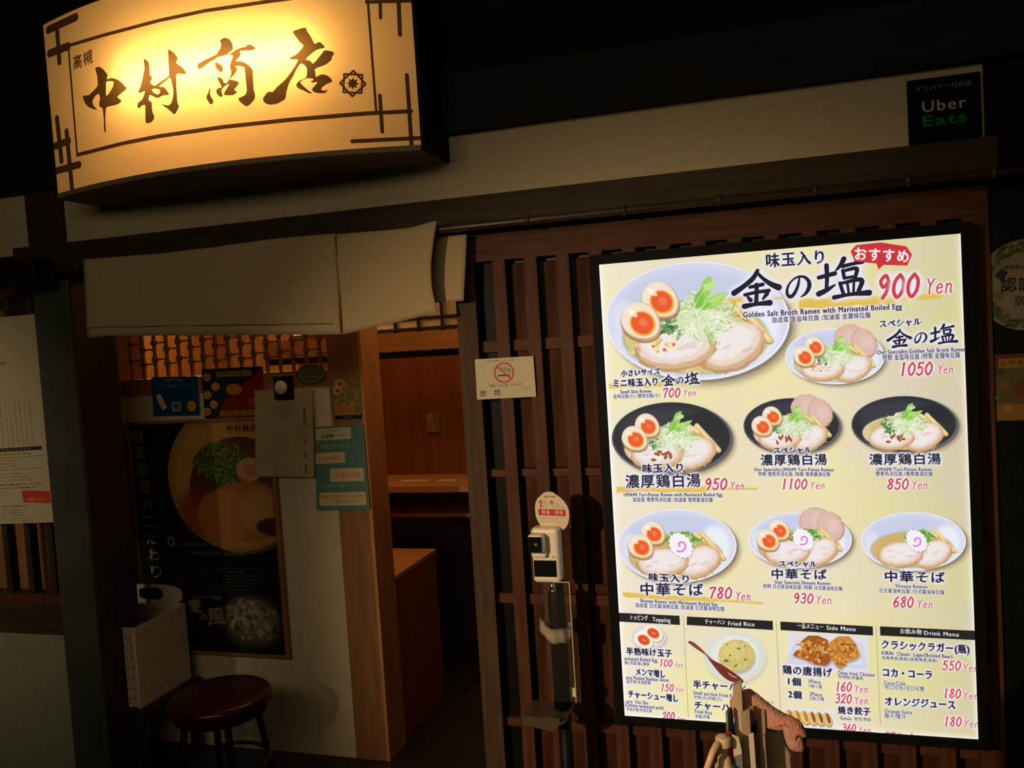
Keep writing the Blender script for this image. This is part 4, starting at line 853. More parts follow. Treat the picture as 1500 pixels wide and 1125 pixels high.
for i, (a, b, c_, d_) in enumerate(((62, 545, 600, 8), (66, 610, 625, 8), (72, 640, 655, 7))):
    pp = quad([(a-6, b), (a+2, b), (a+7, c_+20), (a-2, c_+20)], 0.024)
    tag(card('paper_slip', pp, .001, M_['paper'], M_['paper']), ('tall narrow pale slip showing behind the right edge of the window notice, topmost', 'short pale slip behind the right edge of the window notice, middle one', 'short pale slip behind the right edge of the window notice, lowest one')[i], 'paper', 'slips behind the window notice')
wb = at(14, 804, 0.12); tag(box('hanging_tag', wb.x-.018, wb.x+.016, .118, .124, wb.z-.075, wb.z+.08, M_['paper']), 'narrow white tag seen between the left window slats', 'tag')

# ================================================================== POSTERS ON THE PARTITION
# ramen poster
P_ = Canvas(730, 1040, (18, 16, 15)); random.seed(11)
P_.ell(560, 262, 345, 330, (96, 78, 48)); P_.ell(540, 250, 350, 330, (168, 124, 60)); P_.ell(550, 252, 325, 300, (196, 150, 84), .8, 10); P_.ell(570, 300, 268, 232, (92, 56, 28)); P_.ell(590, 400, 200, 140, (168, 106, 54), 1, 6)
P_.ell(470, 180, 130, 90, (86, 96, 44), 1, 4); P_.ell(330, 400, 90, 110, (150, 60, 30), .8, 20)
for k in range(320): t, r = random.random()*6.28, random.random()**.5; P_.ell(480+150*r*math.cos(t), 185+95*r*math.sin(t), 9, 5, random.choice([(66, 84, 38), (96, 116, 54), (130, 140, 80), (50, 66, 34)]), .9, 0, random.random()*3, 10)
P_.ell(700, 190, 90, 60, (130, 60, 46), 1, 4); P_.ell(620, 215, 68, 52, (190, 150, 110)); P_.ell(622, 216, 36, 24, (200, 110, 80)); P_.ell(470, 420, 140, 120, (186, 120, 66), 1, 8); P_.ell(650, 400, 100, 100, (190, 140, 84), .9, 12); P_.ell(720, 470, 90, 40, (60, 36, 26), .9, 4)
P_.rect(500, 0, 690, 60, (190, 140, 70), .9, 6); P_.text('中村商店', 520, 48, 672, 48, 30, (60, 40, 26), 3)
for i, ch in enumerate('自家製麺のこだわり'): P_.text(ch, 12+i*5.2, 84+i*78, 70+i*5.2, 84+i*78, 62 if ch not in 'のこだわり' else 56, (170, 160, 140), 1)
P_.blank_lines(90, 40, 230, 360, 7, (120, 112, 100), .5, .35, True)
P_.text('O', 158, 560, 196, 560, 46, (170, 160, 142), .5); P_.text('ur obsession with', 200, 556, 440, 556, 19, (140, 130, 114), .3); P_.text('home-made noodles', 285, 598, 560, 598, 20, (140, 130, 114), .3)
P_.blank_lines(160, 650, 700, 760, 7, (110, 102, 90), .7); P_.text('ラーメングループ製粉', 222, 800, 420, 800, 16, (170, 160, 144), .8); P_.text('麦', 240, 868, 310, 862, 60, (160, 140, 110), 3, 3); P_.text('の', 300, 900, 338, 896, 30, (160, 140, 110), 2); P_.text('風', 340, 920, 430, 912, 76, (160, 140, 110), 3, 3); P_.blank_lines(240, 940, 430, 960, 1, (130, 120, 100), .7)
P_.ell(570, 900, 150, 110, (120, 112, 96), .9, 30); P_.ell(560, 860, 110, 60, (170, 160, 140), .8, 24)
for k in range(90): t, r = random.random()*6.28, random.random()**.5; P_.ell(570+140*r*math.cos(t), 890+95*r*math.sin(t), random.uniform(8, 24), random.uniform(4, 12), random.choice([(196, 186, 164), (70, 62, 52), (150, 140, 122), (40, 36, 30)]), .6, 3, random.random()*3, 12)
rp = thing('ramen_poster', 'framed black poster of a big ramen bowl on the cream partition', 'poster', (-2.44, 0.49, 0.43))
PX0, PX1, PZ0, PZ1 = -2.795, -2.075, 0.440, 1.470
card('poster_sheet', [(PX0, 0.485, PZ1), (PX1, 0.485, PZ1), (PX1, 0.485, PZ0), (PX0, 0.485, PZ0)], 0.004, P_.material('ramen_poster_print', rough=.4), M_['paper'], rp)
for (a, b, c_, d_) in ((PX0-.022, PX1+.022, PZ1, PZ1+.014), (PX0-.022, PX1+.022, PZ0-.014, PZ0), (PX0-.022, PX0, PZ0, PZ1), (PX1, PX1+.022, PZ0, PZ1)): box('frame_side', a, b, 0.478, 0.499, c_, d_, M_['brown'], rp, r=.002, seg=1)
# blue notice
B_ = Canvas(360, 290, (18, 62, 104)); B_.text('お客様へお願い', 105, 32, 245, 32, 15, (170, 180, 180), .8); B_.text('アプリでお得なクーポン', 44, 78, 310, 78, 20, (120, 150, 170), 1)
B_.poly([(22,140),(62,122),(112,226),(72,246)], (196, 176, 150)); B_.rect(148, 190, 214, 256, (176, 170, 150)); B_.rect(156, 198, 206, 248, (90, 96, 100)); B_.ell(300, 222, 34, 40, (200, 150, 40)); B_.text('初回', 280, 232, 322, 232, 18, (120, 80, 20), .6)
tag(card('blue_notice', quad([(221.5, 552.5), (290, 551), (293, 608), (225, 609.5)], 0.49), .002, B_.material('blue_print', rough=.5), M_['paper']), 'small blue notice with a white phone and a yellow dot', 'notice')
# red and black poster
C_ = Canvas(430, 360, (128, 26, 20)); C_.poly([(0,0),(430,0),(320,100),(140,250),(90,360),(0,360)], (26, 24, 20))
for (x, y) in ((35, 60), (92, 130), (30, 190), (70, 260), (20, 310)): C_.ell(x, y, 28, 30, (186, 150, 96)); C_.ell(x+3, y+4, 16, 16, (206, 120, 50))
C_.ell(220, 155, 56, 40, (196, 110, 50)); C_.rect(105, 22, 350, 62, (150, 140, 40)); C_.rect(110, 310, 370, 346, (156, 120, 40)); C_.ell(340, 250, 22, 30, (150, 70, 60)); C_.text('お持ち帰り', 120, 56, 330, 56, 28, (80, 70, 20), 1); C_.text('できます!', 130, 342, 340, 342, 26, (90, 50, 20), 1)
tag(card('takeaway_poster', quad([(295, 541), (385, 536.5), (389, 610), (300, 613)], 0.492), .002, C_.material('takeaway_print', rough=.5), M_['paper']), 'red and black poster with white eggs next to the blue notice', 'poster')
# paper with clip
D_ = Canvas(300, 450, (176, 160, 128)); D_.a *= (0.94+0.1*vnoise(300, 450, 60))[..., None]; D_.blank_lines(60, 60, 225, 410, 22, (150, 134, 104), .35, .2)
for (a, b) in ((95, 190), (255, 280), (320, 350), (385, 430)): D_.rect(252, a, 266, b, (110, 96, 70), .8)
cp = thing('clipped_paper', 'white sheet in a plastic sleeve hanging from a black magnetic clip', 'paper', (-2.0, 0.44, 1.2))
card('sheet', quad([(373, 572), (457, 569), (460.5, 699), (374.5, 698)], 0.47), .002, D_.material('clip_sheet_print', rough=.3, spec=.5), M_['paper'], cp)
c0 = at(415, 567.5, 0.455); cb = box('clip', c0.x-.043, c0.x+.043, .445, .468, c0.z-.05, c0.z+.05, M_['black'], cp, r=.006)
c1 = at(411, 568, 0.44); tube('magnet', [(c1.x, .446, c1.z), (c1.x, .438, c1.z), (c1.x, .432, c1.z)], [.029, .029, .022], M_['clothband'], cp, 20)
# oval sticker
E_ = Canvas(280, 170, (40, 74, 34)); E_.ell(140, 85, 124, 72, (112, 110, 50)); E_.text('大阪府', 100, 52, 180, 52, 22, (40, 60, 30), 2); E_.text('食品衛生協会', 50, 98, 232, 98, 28, (36, 54, 28), 2); E_.text('優良店', 90, 136, 190, 136, 24, (40, 60, 30), 2)
c2 = at(456, 548.5, .494); tag(outline_card('oval_sticker', [(c2.x+.072*math.cos(t), c2.z+.042*math.sin(t)) for t in np.linspace(0, 6.283, 36, endpoint=False)], .4935, .003, E_.material('oval_print', rough=.4), M_['paper']), 'green oval sticker on the wooden rail above the hanging paper', 'sticker')
# ramen card on the trim
F_ = Canvas(200, 320, (140, 112, 62)); 
for k in range(120): F_.ell(random.uniform(0, 200), random.uniform(30, 230), random.uniform(6, 26), random.uniform(3, 9), random.choice([(170, 140, 84), (120, 96, 52), (186, 156, 106), (110, 104, 54)]), .7, 1, random.random()*3, 12)
for (x, y) in ((50, 60), (30, 110)): F_.ell(x, y, 38, 32, (200, 170, 130)); F_.ell(x+4, y+3, 20, 17, (176, 74, 34))
F_.rect(0, 215, 200, 290, (186, 120, 44), .7, 8); F_.rect(150, 220, 190, 272, (110, 104, 84)); F_.rect(0, 292, 200, 320, (26, 22, 20)); F_.text('MENU', 70, 313, 130, 313, 12, (170, 150, 120), .6)
fm = F_.material('ramen_card_print', rough=.4)
tag(card('ramen_card', quad([(487, 550), (525.5, 548.5), (530, 613), (490.5, 614.5)], 0.490), .002, fm, M_['paper']), 'small narrow ramen photo card on the end trim of the partition', 'card')
tag(card('ramen_card', quad([(624, 604), (643, 602), (645, 635), (627, 636.5)], 1.655), .002, fm, M_['paper']), 'tiny ramen photo card on the orange wood behind the counter', 'card')
# teal notice
G_ = Canvas(330, 510, (84, 124, 120)); TX = (206, 120, 70)
def wbox(x0, y0, x1, y1): G_.poly([(x0,y0+4),(x0+5,y0),(x1-5,y0),(x1,y0+4),(x1,y1-4),(x1-5,y1),(x0+5,y1),(x0,y1-4)], (196, 186, 150))
wbox(6, 14, 250, 84); wbox(0, 160, 205, 226); wbox(100, 260, 312, 340); wbox(24, 404, 312, 484)
G_.text('ご来店のお客様へ', 60, 40, 190, 40, 18, (110, 140, 140), 1); G_.text('入店時', 44, 74, 128, 74, 26, (30, 28, 26), 2); G_.text('のお願い', 132, 72, 220, 72, 22, (110, 150, 150), 1)
G_.text('感染予防のため', 40, 136, 236, 136, 24, (150, 170, 150), 1); G_.text('マスクの着用', 14, 208, 180, 208, 28, TX, 2); G_.text('手指の消毒', 138, 316, 290, 316, 30, TX, 2); G_.text('にご協力をお願いします', 28, 372, 280, 372, 18, (150, 170, 150), 1)
G_.text('体調不良の方の入店は', 34, 440, 302, 440, 22, TX, 2); G_.text('ご遠慮ください', 100, 470, 260, 470, 22, TX, 2)
tag(card('teal_notice', quad([(461, 625.5), (531, 621), (542, 746), (463.5, 747.5)], 0.484), .002, G_.material('teal_print', rough=.5), M_['paper']), 'teal notice with white text boxes and red letters at the partition end', 'notice')

# ================================================================== STOOL AND BASKET
sc_ = at(322, 1016, 0.18); sr = 0.192; sz = 0.47
sc_ = at(322, 1016, 0.20)
for _ in range(20):
    q = at(322, 1016, sc_.y); sc_.y += (q.z-sz)*.8; sc_.x = q.x
st = thing('round_stool', 'round red cushioned stool standing before the partition', 'stool', (sc_.x, sc_.y, 0))
tube('seat', [(sc_.x, sc_.y, sz-.036), (sc_.x, sc_.y, sz-.034), (sc_.x, sc_.y, sz-.01), (sc_.x, sc_.y, sz+.003), (sc_.x, sc_.y, sz+.006)], [sr*.93, sr, sr, sr*.93, sr*.3], M_['stool'], st, 36)
tube('seat_ring', [(sc_.x, sc_.y, sz-.070), (sc_.x, sc_.y, sz-.037)], sr*.9, M_['black'], st, 36)
for k in range(4):
    t = math.radians(45+90*k); dx, dy = math.cos(t), math.sin(t)
    tube('leg', [(sc_.x+dx*.13, sc_.y+dy*.13, sz-.07), (sc_.x+dx*.19, sc_.y+dy*.19, 0.0)], [.014, .012], M_['black'], st, 10)
tube('foot_ring', [(sc_.x+.165*math.cos(t), sc_.y+.165*math.sin(t), .2) for t in np.linspace(0, 6.283, 33)], .008, M_['jamb'], st, 8)
# basket on a low dark bench
by1 = 0.42
bx1 = at(270, 884, by1).x; bt = at(270, 884, by1).z; by0 = -0.1
while at(194, 918, by0).x > bx1: by0 += 0.005
by0 = max(by0, 0.02); bz = at(270, 992, by1).z; bx0 = bx1-.30
bs = thing('laundry_basket', 'white perforated plastic basket with an oval handle beside the entrance jamb', 'basket', ((bx0+bx1)/2, .3, bz))
def panel_holes(name, x0, x1, z0, z1, y, th, nx, nz, m_, axis='y', zslope=0.0):
    """panel with a grid of square holes"""
    bm = bmesh.new(); xs = np.concatenate([[x0+(x1-x0)*k/(nx+.7), x0+(x1-x0)*(k+.7)/(nx+.7)] for k in range(nx+1)]); zs_ = np.concatenate([[z0+(z1-z0)*k/(nz+.8), z0+(z1-z0)*(k+.8)/(nz+.8)] for k in range(nz+1)])
    def P(i, j, k):
        x = xs[i]; z = zs_[j]+zslope*(j/(len(zs_)-1))*((x-x0)/(x1-x0)); yy = y+k*th
        return (x, yy, z) if axis == 'y' else (yy, x, z)
    vs = {}
    def g(i, j, k):
        if (i, j, k) not in vs: vs[(i, j, k)] = bm.verts.new(P(i, j, k))
        return vs[(i, j, k)]
    solid = {(i, j) for i in range(len(xs)-1) for j in range(len(zs_)-1) if not (i % 2 == 1 and j % 2 == 1 and 0 < j < len(zs_)-2)}
    for (i, j) in solid:
        for k in (0, 1): bm.faces.new([g(i, j, k), g(i+1, j, k), g(i+1, j+1, k), g(i, j+1, k)])
        for (di, dj, a, b) in ((-1, 0, (0, 0), (0, 1)), (1, 0, (1, 0), (1, 1)), (0, -1, (0, 0), (1, 0)), (0, 1, (0, 1), (1, 1))):
            if (i+di, j+dj) not in solid: bm.faces.new([g(i+a[0], j+a[1], 0), g(i+b[0], j+b[1], 0), g(i+b[0], j+b[1], 1), g(i+a[0], j+a[1], 1)])
    return from_bm(name, bm, m_, bs)
zs_b = lambda n: None
panel_holes('front_wall', bx0, bx1, bz, bt, by0, .004, 12, 7, M_['basket'])
panel_holes('back_wall', bx0, bx1, bz, bt, by1, .004, 12, 7, M_['basket'])
panel_holes('side_wall', by0, by1, bz, bt, bx0, .004, 14, 7, M_['basket'], axis='x'); panel_holes('side_wall', by0, by1, bz, bt, bx1, .004, 14, 7, M_['basket'], axis='x')
box('base', bx0, bx1, by0, by1, bz, bz+.005, M_['basket'], bs)
hz = at(225, 856, by1).z; hx0, hx1 = at(178, 880, by1).x, at(268, 890, by1).x
bm = bmesh.new(); hc = (hx0+hx1)/2; hzc = (bt+hz)/2-.006; OUT, INN = [], []
for k in range(40):
    t = 2*math.pi*k/40; c_, s2 = math.cos(t), math.sin(t); OUT.append((hc+(hx1-hx0)/2*math.copysign(abs(c_)**.7, c_), max(bt-.002, hzc+(hz-hzc)*math.copysign(abs(s2)**.7, s2)*1.0))); INN.append((hc+.064*math.copysign(abs(c_)**.6, c_), hzc+.004+.028*math.copysign(abs(s2)**.7, s2)))
for y in (by1, by1+.006):
    pass
L0 = [[bm.verts.new((p[0], y, p[1])) for p in OUT] for y in (by1-.001, by1+.006)]; L1 = [[bm.verts.new((p[0], y, p[1])) for p in INN] for y in (by1-.001, by1+.006)]
for i in range(40):
    j = (i+1) % 40
    bm.faces.new((L0[0][i], L0[0][j], L1[0][j], L1[0][i])); bm.faces.new((L0[1][i], L1[1][i], L1[1][j], L0[1][j])); bm.faces.new((L0[0][i], L0[1][i], L0[1][j], L0[0][j])); bm.faces.new((L1[0][i], L1[0][j], L1[1][j], L1[1][i]))
from_bm('handle', bm, M_['basket'], bs)
bn = thing('low_bench', 'low dark bench holding the white basket inside the entrance', 'bench', ((bx0+bx1)/2, .3, 0))
box('top', bx0-.03, bx1+.03, by0-.01, by1+.03, bz-.03, bz, M_['jamb'], bn, r=.003)
for x in (bx0, bx1): 
    for y in (by0+.01, by1-.0): box('leg', x-.015, x+.015, y-.015, y+.015, 0, bz-.03, M_['jamb'], bn)

# ================================================================== THERMOMETER STAND
TY = -0.20
def X(px, py, Y=TY): return at(px, py, Y).x
def Z(px, py, Y=TY): return at(px, py, Y).z
ts = thing('thermometer_stand', 'black pole stand with a smoky tray in front of the slats', 'stand', (X(823, 1090), -0.17, 0))
td = thing('thermometer', 'white wall thermometer with black sensor window and black screen', 'thermometer', (X(800, 852), -0.19, Z(800, 852)))
dz0, dz1 = Z(800, 853), Z(800, 773); dx0, dx1 = X(782, 830), X(821, 830)
box('body', dx0-.002, dx1, TY-.01, TY+.045, dz0, dz1, M_['white'], td, r=.012, seg=4)
hw = dx1-dx0; hx = dx0-.004
box('sensor_head', hx+.002, hx+hw*.60, TY-.050, TY-.005, dz1-.070, dz1-.012, M_['white'], td, r=.009, seg=3)
box('sensor_window', hx+.005, hx+hw*.60-.003, TY-.0525, TY-.049, dz1-.066, dz1-.017, M_['sensor'], td, r=.0015)
tube('lens', [(hx+.030, TY-.0525, dz1-.040), (hx+.030, TY-.054, dz1-.040)], .005, M_['silver'], td, 14)
box('neck', hx+.007, hx+hw*.62, TY-.030, TY-.008, dz1-.087, dz1-.064, M_['white'], td, r=.006, seg=3)
box('screen', dx0+.003, dx1-.010, TY-.012, TY-.009, dz0+.020, dz0+.072, M_['sensor'], td, r=.001)
for xx in (dx0+.006, dx1-.018): tube('screw', [(xx, TY-.0115, dz0+.083), (xx, TY-.009, dz0+.083)], .0025, M_['silver'], td, 10)
box('button', dx1-.0005, dx1+.001, TY+.015, TY+.02, dz0+.02, dz0+.032, M_['silver'], td)
H_ = Canvas(300, 340, (216, 200, 176)); H_.text('検温の手順', 88, 52, 186, 52, 17, (90, 70, 56), 1.5)
H_.ell(56, 90, 16, 16, (190, 44, 40)); H_.ell(152, 94, 16, 16, (190, 44, 40)); H_.text('1', 52, 97, 60, 97, 12, (230, 210, 190), 1); H_.text('2', 147, 101, 157, 101, 12, (230, 210, 190), 1)
H_.rect(50, 108, 60, 146, (40, 34, 30)); H_.stroke([[(66, 140, 1.6), (84, 120, 1.6), (88, 86, 1.6), (100, 84, 1.6), (108, 110, 1.6), (100, 144, 1.6)], [(156, 150, 1.6), (158, 118, 1.6), (180, 120, 1.6), (184, 150, 1.6)], [(178, 100, 1.6), (206, 108, 1.6), (214, 130, 1.6), (240, 150, 1.6), (262, 134, 1.6), (240, 128, 1.6)]], (110, 84, 60))
H_.poly([(28,152),(270,160),(272,216),(30,206)], (186, 38, 40)); H_.text('検温・消毒', 58, 196, 246, 202, 34, (226, 190, 180), 2.5); H_.blank_lines(36, 216, 266, 276, 5, (130, 110, 90), .7, .3)
sp = A([(330,42),(380,45),(420,72),(460,100),(510,145),(550,205),(570,270),(572,330),(560,400),(540,440),(505,478),(262,445),(225,390),(195,330),(183,240),(188,170),(210,120),(250,85),(275,60),(300,47)], 760, 715, 7.756)
so = [(X(a, b, -.17), Z(a, b, -.17)) for a, b in sp]
card_o = outline_card('instruction_card', so[::-1], -0.17, 0.002, H_.material('instruction_print', rough=.5), M_['paper'])
tag(card_o, 'egg shaped white instruction card with a red strip above the thermometer', 'card')
sz_ = Z(822, 1045)
tube('upper_pole', [(X(805, 870), -.165, dz0-.006), (X(805, 870), -.165, Z(805, 875))], .007, M_['chrome'], ts)
xp0, xp1 = X(820, 870, -.16), X(824, 1030, -.16); xp = (xp0+xp1)/2-.006
tube('column', [(xp, -.16, Z(812, 872)), (xp, -.16, Z(812, 876)), (xp, -.16, sz_)], [.024, .0265, .0265], M_['black'], ts, 24)
tube('column_collar', [(X(806, 870), -.165, Z(805, 868)), (X(806, 870), -.165, Z(805, 873))], .010, M_['chrome'], ts)
tube('lower_pole', [(xp+.003, -.16, sz_), (xp+.003, -.16, .02)], .0205, M_['black'], ts, 20)
tube('base_plate', [(xp, -.22, 0), (xp, -.22, .012), (xp, -.22, .018)], [.16, .16, .15], M_['black'], ts, 32)
gx0, gx1 = X(796, 870), X(834, 860); gz1 = Z(834, 852); gz0 = Z(838, 1028)
box('clear_shield', gx0, gx1, -.205, -.202, gz0, gz1, M_['acrylic'], ts); box('shield_edge', gx1, gx1+.0022, -.206, -.200, gz0, gz1, M_['edge'], ts); box('shield_edge', gx0+.03, gx1, -.206, -.201, gz1-.002, gz1, M_['edge'], ts)
tx0, tx1 = X(769, 1040, -.24), X(836, 1040, -.20)
prism('tray', [(tx0, sz_+.006), (xp+.008, sz_-.012), (tx1+.002, sz_+.008), (tx1+.002, sz_+.013), (xp+.008, sz_-.007), (tx0, sz_+.011)], -.27, -.14, M_['tray'], ts)
box('tray_glint', X(805, 1022), X(838, 1022), -.150, -.146, Z(810, 1029), Z(810, 1016), mat('pale_tray_glint', (.75,.68,.35), .5), ts)  # pale box standing in for bright reflections in the tray acrylic
prism('tray_front', [(tx0, sz_-.010), (xp-.01, sz_-.026), (tx1-.018, sz_-.004), (tx1-.018, sz_+.018), (tx0, sz_+.016)], -.272, -.268, M_['tray'], ts)
# cloth band tied round column
bm = bmesh.new(); N = 40
def bandpt(t, v):
    r = .036+.004*math.sin(3*t)+.003*math.sin(7*t+v); x = xp-.003+r*math.cos(t)*1.12+(-.012 if math.cos(t) < -.3 else 0); y = -.168+r*math.sin(t)*1.0
    zc = Z(815, 930)+.004*math.sin(2*t)+(.018 if math.cos(t) < -.2 else -.004)*abs(math.cos(t)); return (x, y, zc+(v-.5)*.046+.003*math.sin(5*t))
V0 = [[bm.verts.new(bandpt(2*math.pi*i/N, v)) for v in (0, .33, .66, 1)] for i in range(N)]
for i in range(N):
    for j in range(3): bm.faces.new((V0[i][j], V0[(i+1) % N][j], V0[(i+1) % N][j+1], V0[i][j+1]))
bmesh.ops.solidify(bm, geom=bm.faces[:], thickness=.003)
from_bm('cloth_band', bm, M_['clothband'], ts, True)['label'] = 'white cloth band'

# ================================================================== FRONT TABLE WITH TOWEL, STICKS AND PUMP
FY = -1.15; TZ = 0.76
tbl = thing('round_side_table', 'small dark table just below the frame carrying the pump bottle', 'table', (-.06, FY+.02, 0))
tube('top', [(-.06, FY+.02, TZ-.02), (-.06, FY+.02, TZ)], .19, M_['jamb'], tbl, 36); tube('leg', [(-.06, FY+.02, .02), (-.06, FY+.02, TZ-.02)], .02, M_['black'], tbl); tube('base', [(-.06, FY+.02, 0), (-.06, FY+.02, .02)], .14, M_['black'], tbl, 28)
def FX(x, y, Y=FY): q = at(x, y, Y); return (q.x, q.z)
def slab(name, pts, Y, th, m_, parent=None, bev=0): return prism(name, [FX(a, b, Y) for a, b in pts], Y, Y+th, m_, parent, bev)
# pump bottle
pb = thing('pump_bottle', 'ivory plastic pump bottle with a slanting spout, front centre', 'bottle', (*at(1060, 1125, -1.2).xy, TZ))
px_ = at(1060, 1090, -1.2); bxx, byy = px_.x, -1.2
pz = lambda y: at(1060, y, -1.2).z
tube('pump_head', [(bxx, byy, pz(1093)), (bxx, byy, pz(1091)), (bxx, byy, pz(1081)), (bxx, byy, pz(1079))], [.0125, .0140, .0140, .0122], M_['pump'], pb, 28)
nz_ = at(1056, 1088, -1.21); ne = at(1034, 1130, -1.245)
tube('spout', [(bxx-.004, byy-.002, pz(1087)), (nz_.x-.006, -1.215, nz_.z-.001), (at(1044, 1102, -1.23).x, -1.23, at(1044, 1102, -1.23).z), (ne.x, -1.245, ne.z)], [.0065, .0065, .006, .0055], M_['pump'], pb, 14)
tube('stem', [(bxx, byy, pz(1112)), (bxx, byy, pz(1092))], .0042, M_['pump'], pb)
tube('collar', [(bxx, byy, pz(1150)), (bxx, byy, pz(1122)), (bxx, byy, pz(1118)), (bxx, byy, pz(1110)), (bxx, byy, pz(1107))], [.0175, .0172, .012, .0115, .008], M_['pump'], pb, 28)
tube('bottle_body', [(bxx, byy, TZ), (bxx, byy, TZ+.004), (bxx, byy, pz(1175)), (bxx, byy, pz(1155)), (bxx, byy, pz(1148))], [.030, .033, .033, .026, .017], M_['pump'], pb, 28)
# holder box with sticks
hb = thing('utensil_holder', 'grey brown board holder with a small yellow label behind the sticks', 'holder', (*at(1120, 1125, -1.12).xy, TZ))
zt_ = lambda x: TZ+.001
bpts = [FX(1119, 1041, -1.10), FX(1141, 1076, -1.10), FX(1158, 1106, -1.10), FX(1158, 1125, -1.10)]
prism('board', bpts+[(bpts[-1][0], TZ), (FX(1086, 1125, -1.10)[0], TZ), FX(1087, 1045, -1.10)], -1.10, -1.06, M_['rack'], hb, .002)
a0, a1 = FX(1140, 1121, -1.101), FX(1148.5, 1128, -1.101); box('label', a0[0], a1[0], -1.1025, -1.0995, a1[1]-.006, a0[1], M_['yellow'], hb); 
box('label_mark', a0[0]+.0035, a1[0]-.0035, -1.1032, -1.1024, a1[1]-.004, a0[1]-.002, M_['jamb'], hb)
def stick(name, label, x0, y0, x1, m_, Y, th, cat='stick', group=None, lean=0.0, x0b=None, x1b=None, y1t=None):
    a, b = at(x0, y0, Y), at(x1, y1t if y1t else y0, Y); sl = -.035
    lx0 = at((x0b or x0+6), 1125, Y); lx1 = at((x1b or x1+6), 1125, Y)
    k0 = (lx0.x-a.x)/(lx0.z-a.z); k1 = (lx1.x-b.x)/(lx1.z-b.z)
    bm = bmesh.new(); top = [bm.verts.new((a.x, Y, a.z)), bm.verts.new((b.x, Y, b.z)), bm.verts.new((b.x, Y+th, b.z)), bm.verts.new((a.x, Y+th, a.z))]
    zb_ = TZ+.001; X0b = a.x+k0*(zb_-a.z)*.3; X1b = X0b+(b.x-a.x)
    bot = [bm.verts.new(p) for p in ((X0b, Y, zb_), (X1b, Y, zb_), (X1b, Y+th, zb_), (X0b, Y+th, zb_))]
    bm.faces.new(top); bm.faces.new(bot[::-1])
    for i in range(4): bm.faces.new((top[i], bot[i], bot[(i+1) % 4], top[(i+1) % 4]))
    bmesh.ops.bevel(bm, geom=bm.edges[:], offset=.0006, segments=1, affect='EDGES')
    return tag(from_bm(name, bm, m_), label, cat, group)
stick('wooden_stick', 'tallest pale square wooden stick rising in front of the menu', 1073, 1006, 1086, M_['stick'], -1.155, .018, y1t=1001)
stick('wooden_stick', 'broad tan wooden stick with a rounded end right of the tallest stick', 1085.5, 1046, 1098, M_['stickd'], -1.165, .010, y1t=1040)
stick('wooden_stick', 'thin dark brown wooden stick behind the broad tan one', 1097.5, 1035.5, 1102, M_['rack'], -1.145, .006, y1t=1036)
stick('wooden_stick', 'tan wooden stick with a square end against the grey brown board', 1110, 1043, 1120, M_['stickd'], -1.135, .012, y1t=1040)
stick('wooden_stick', 'short pale flat stick between the two broad tan sticks', 1096.5, 1076, 1104, M_['paper'], -1.178, .004, y1t=1074)
pn = thing('marker_pen', 'navy and silver marker pen left of the tallest stick', 'pen', at(1068, 1075, -1.165))
a = at(1069, 1037, -1.165); b = at(1072, 1078, -1.165)
tube('cap', [(a.x, -1.165, a.z), (a.x, -1.165, a.z-.004), (b.x, -1.165, b.z)], [.004, .0055, .0058], M_['navy'], pn, 14)
a = at(1065, 1042, -1.170); tube('clip', [(a.x, -1.171, a.z), (a.x-.0005, -1.171, at(1066, 1080, -1.17).z)], .0028, M_['silver'], pn, 10)
tube('barrel', [(b.x, -1.165, b.z), (b.x, -1.165, TZ+.001)], [.0062, .0062], M_['navy'], pn, 14)
r1 = thing('red_scoop', 'red plastic scoop handle behind the pump bottle', 'scoop', at(1070, 1110, -1.185))
P1 = [FX(*p, -1.183) for p in ((1063,1074),(1067,1071),(1071,1073),(1075,1100),(1077,1112),(1066,1108),(1064,1090))]
prism('handle', P1, -1.183, -1.177, M_['redp'], r1, .001); prism('shaft', [P1[4], P1[5], (P1[5][0]+.002, TZ+.001), (P1[4][0]-.002, TZ+.001)], -1.182, -1.178, M_['redp'], r1)
w1 = thing('paper_tag', 'cream tag with a grey lower edge beside the red scoop', 'tag', at(1080, 1110, -1.19))
slab('upper_part', [(1072,1076),(1082,1080),(1087,1104),(1075,1108)], -1.192, .003, M_['paper'], w1); slab('lower_part', [(1075,1108),(1087,1104),(1090,1150),(1078,1155)], -1.192, .003, M_['silver'], w1)
tag(slab('binder_clip', [(1101,1063),(1108,1063),(1108,1075),(1099,1076)], -1.150, .006, M_['black']), 'tiny black clip between the sticks', 'clip')
slab('clip_stem', [(1103.5,1075),(1108,1075),(1109,1130),(1104.5,1130)], -1.151, .004, M_['redp'], hb)
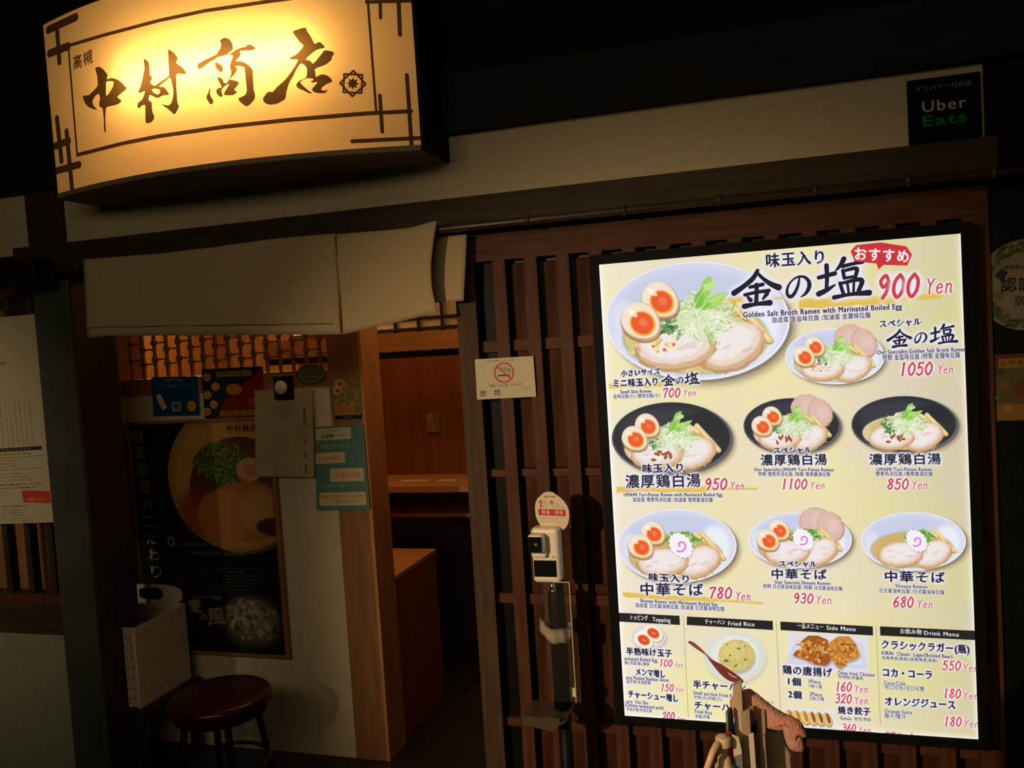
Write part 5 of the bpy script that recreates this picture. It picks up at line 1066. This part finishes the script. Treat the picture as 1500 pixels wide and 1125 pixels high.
# towel draped over the board
def puffy(name, outline, Y, th, m_, parent, nse=.002, seed=0):
    P = [FX(a, b, Y) for a, b in dense(outline)]; PP = np.array(P); mn, mx = PP.min(0), PP.max(0); n = 34
    E0, E1 = PP, np.roll(PP, -1, 0)
    def dist(x, z):
        d = E1-E0; q = np.array([x, z])-E0; t = np.clip((q*d).sum(1)/((d*d).sum(1)+1e-12), 0, 1); return np.sqrt((((q-d*t[:, None]))**2).sum(1)).min()
    bm = bmesh.new(); lo = [bm.verts.new((p[0], Y, p[1])) for p in P]; bm.faces.new(lo)
    bmesh.ops.triangulate(bm, faces=bm.faces[:]); 
    for _ in range(4):
        es = [e for e in bm.edges if e.calc_length() > .0075]
        if not es: break
        bmesh.ops.subdivide_edges(bm, edges=es, cuts=1); bmesh.ops.triangulate(bm, faces=bm.faces[:])
    bmesh.ops.remove_doubles(bm, verts=bm.verts[:], dist=1e-5)
    inner = {v: dist(v.co.x, v.co.z) for v in bm.verts}
    g = bmesh.ops.duplicate(bm, geom=bm.faces[:]+bm.verts[:]+bm.edges[:]); vm = g['vert_map']
    for v, d in inner.items():
        k = min(1, d/.013); h = th/2*math.sqrt(max(0, 1-(1-k)**2)); nz_ = nse*noise.noise(Vector((v.co.x*60, v.co.z*60, seed)))+nse*2.5*noise.noise(Vector((v.co.x*22+v.co.z*14, v.co.z*9, seed+5)))
        w_ = vm[v]; v.co.y = Y-h+nz_*k; w_.co.y = Y+h
    bmesh.ops.remove_doubles(bm, verts=bm.verts[:], dist=2e-5)
    return from_bm(name, bm, m_, parent, True)
tw = thing('hand_towel', 'pink ribbed towel folded over the top of the board holder', 'towel', at(1130, 1050, -1.11))
puffy('towel_top', [(1069,1026),(1080,1014),(1090,1010),(1099,1009),(1112,1018),(1128,1031),(1148,1044),(1162,1050),(1160,1064),(1142,1070),(1120,1066),(1100,1052),(1084,1056),(1072,1048)], -1.118, .030, M_['towel'], tw, .0022, 1)
puffy('towel_fold', [(1133,1058),(1146,1049),(1160,1049),(1172,1056),(1181,1070),(1183,1078),(1177,1081),(1170,1078),(1166,1090),(1160,1080),(1150,1062),(1136,1066)], -1.130, .026, M_['towel2'], tw, .0022, 2)
puffy('towel_end', [(1146,1062),(1156,1058),(1168,1066),(1176,1082),(1179,1095),(1176,1101),(1166,1102),(1155,1096),(1149,1080)], -1.126, .024, M_['towel'], tw, .0018, 3)
bpy.data.objects.remove(_fo); bpy.data.curves.remove(_fc)
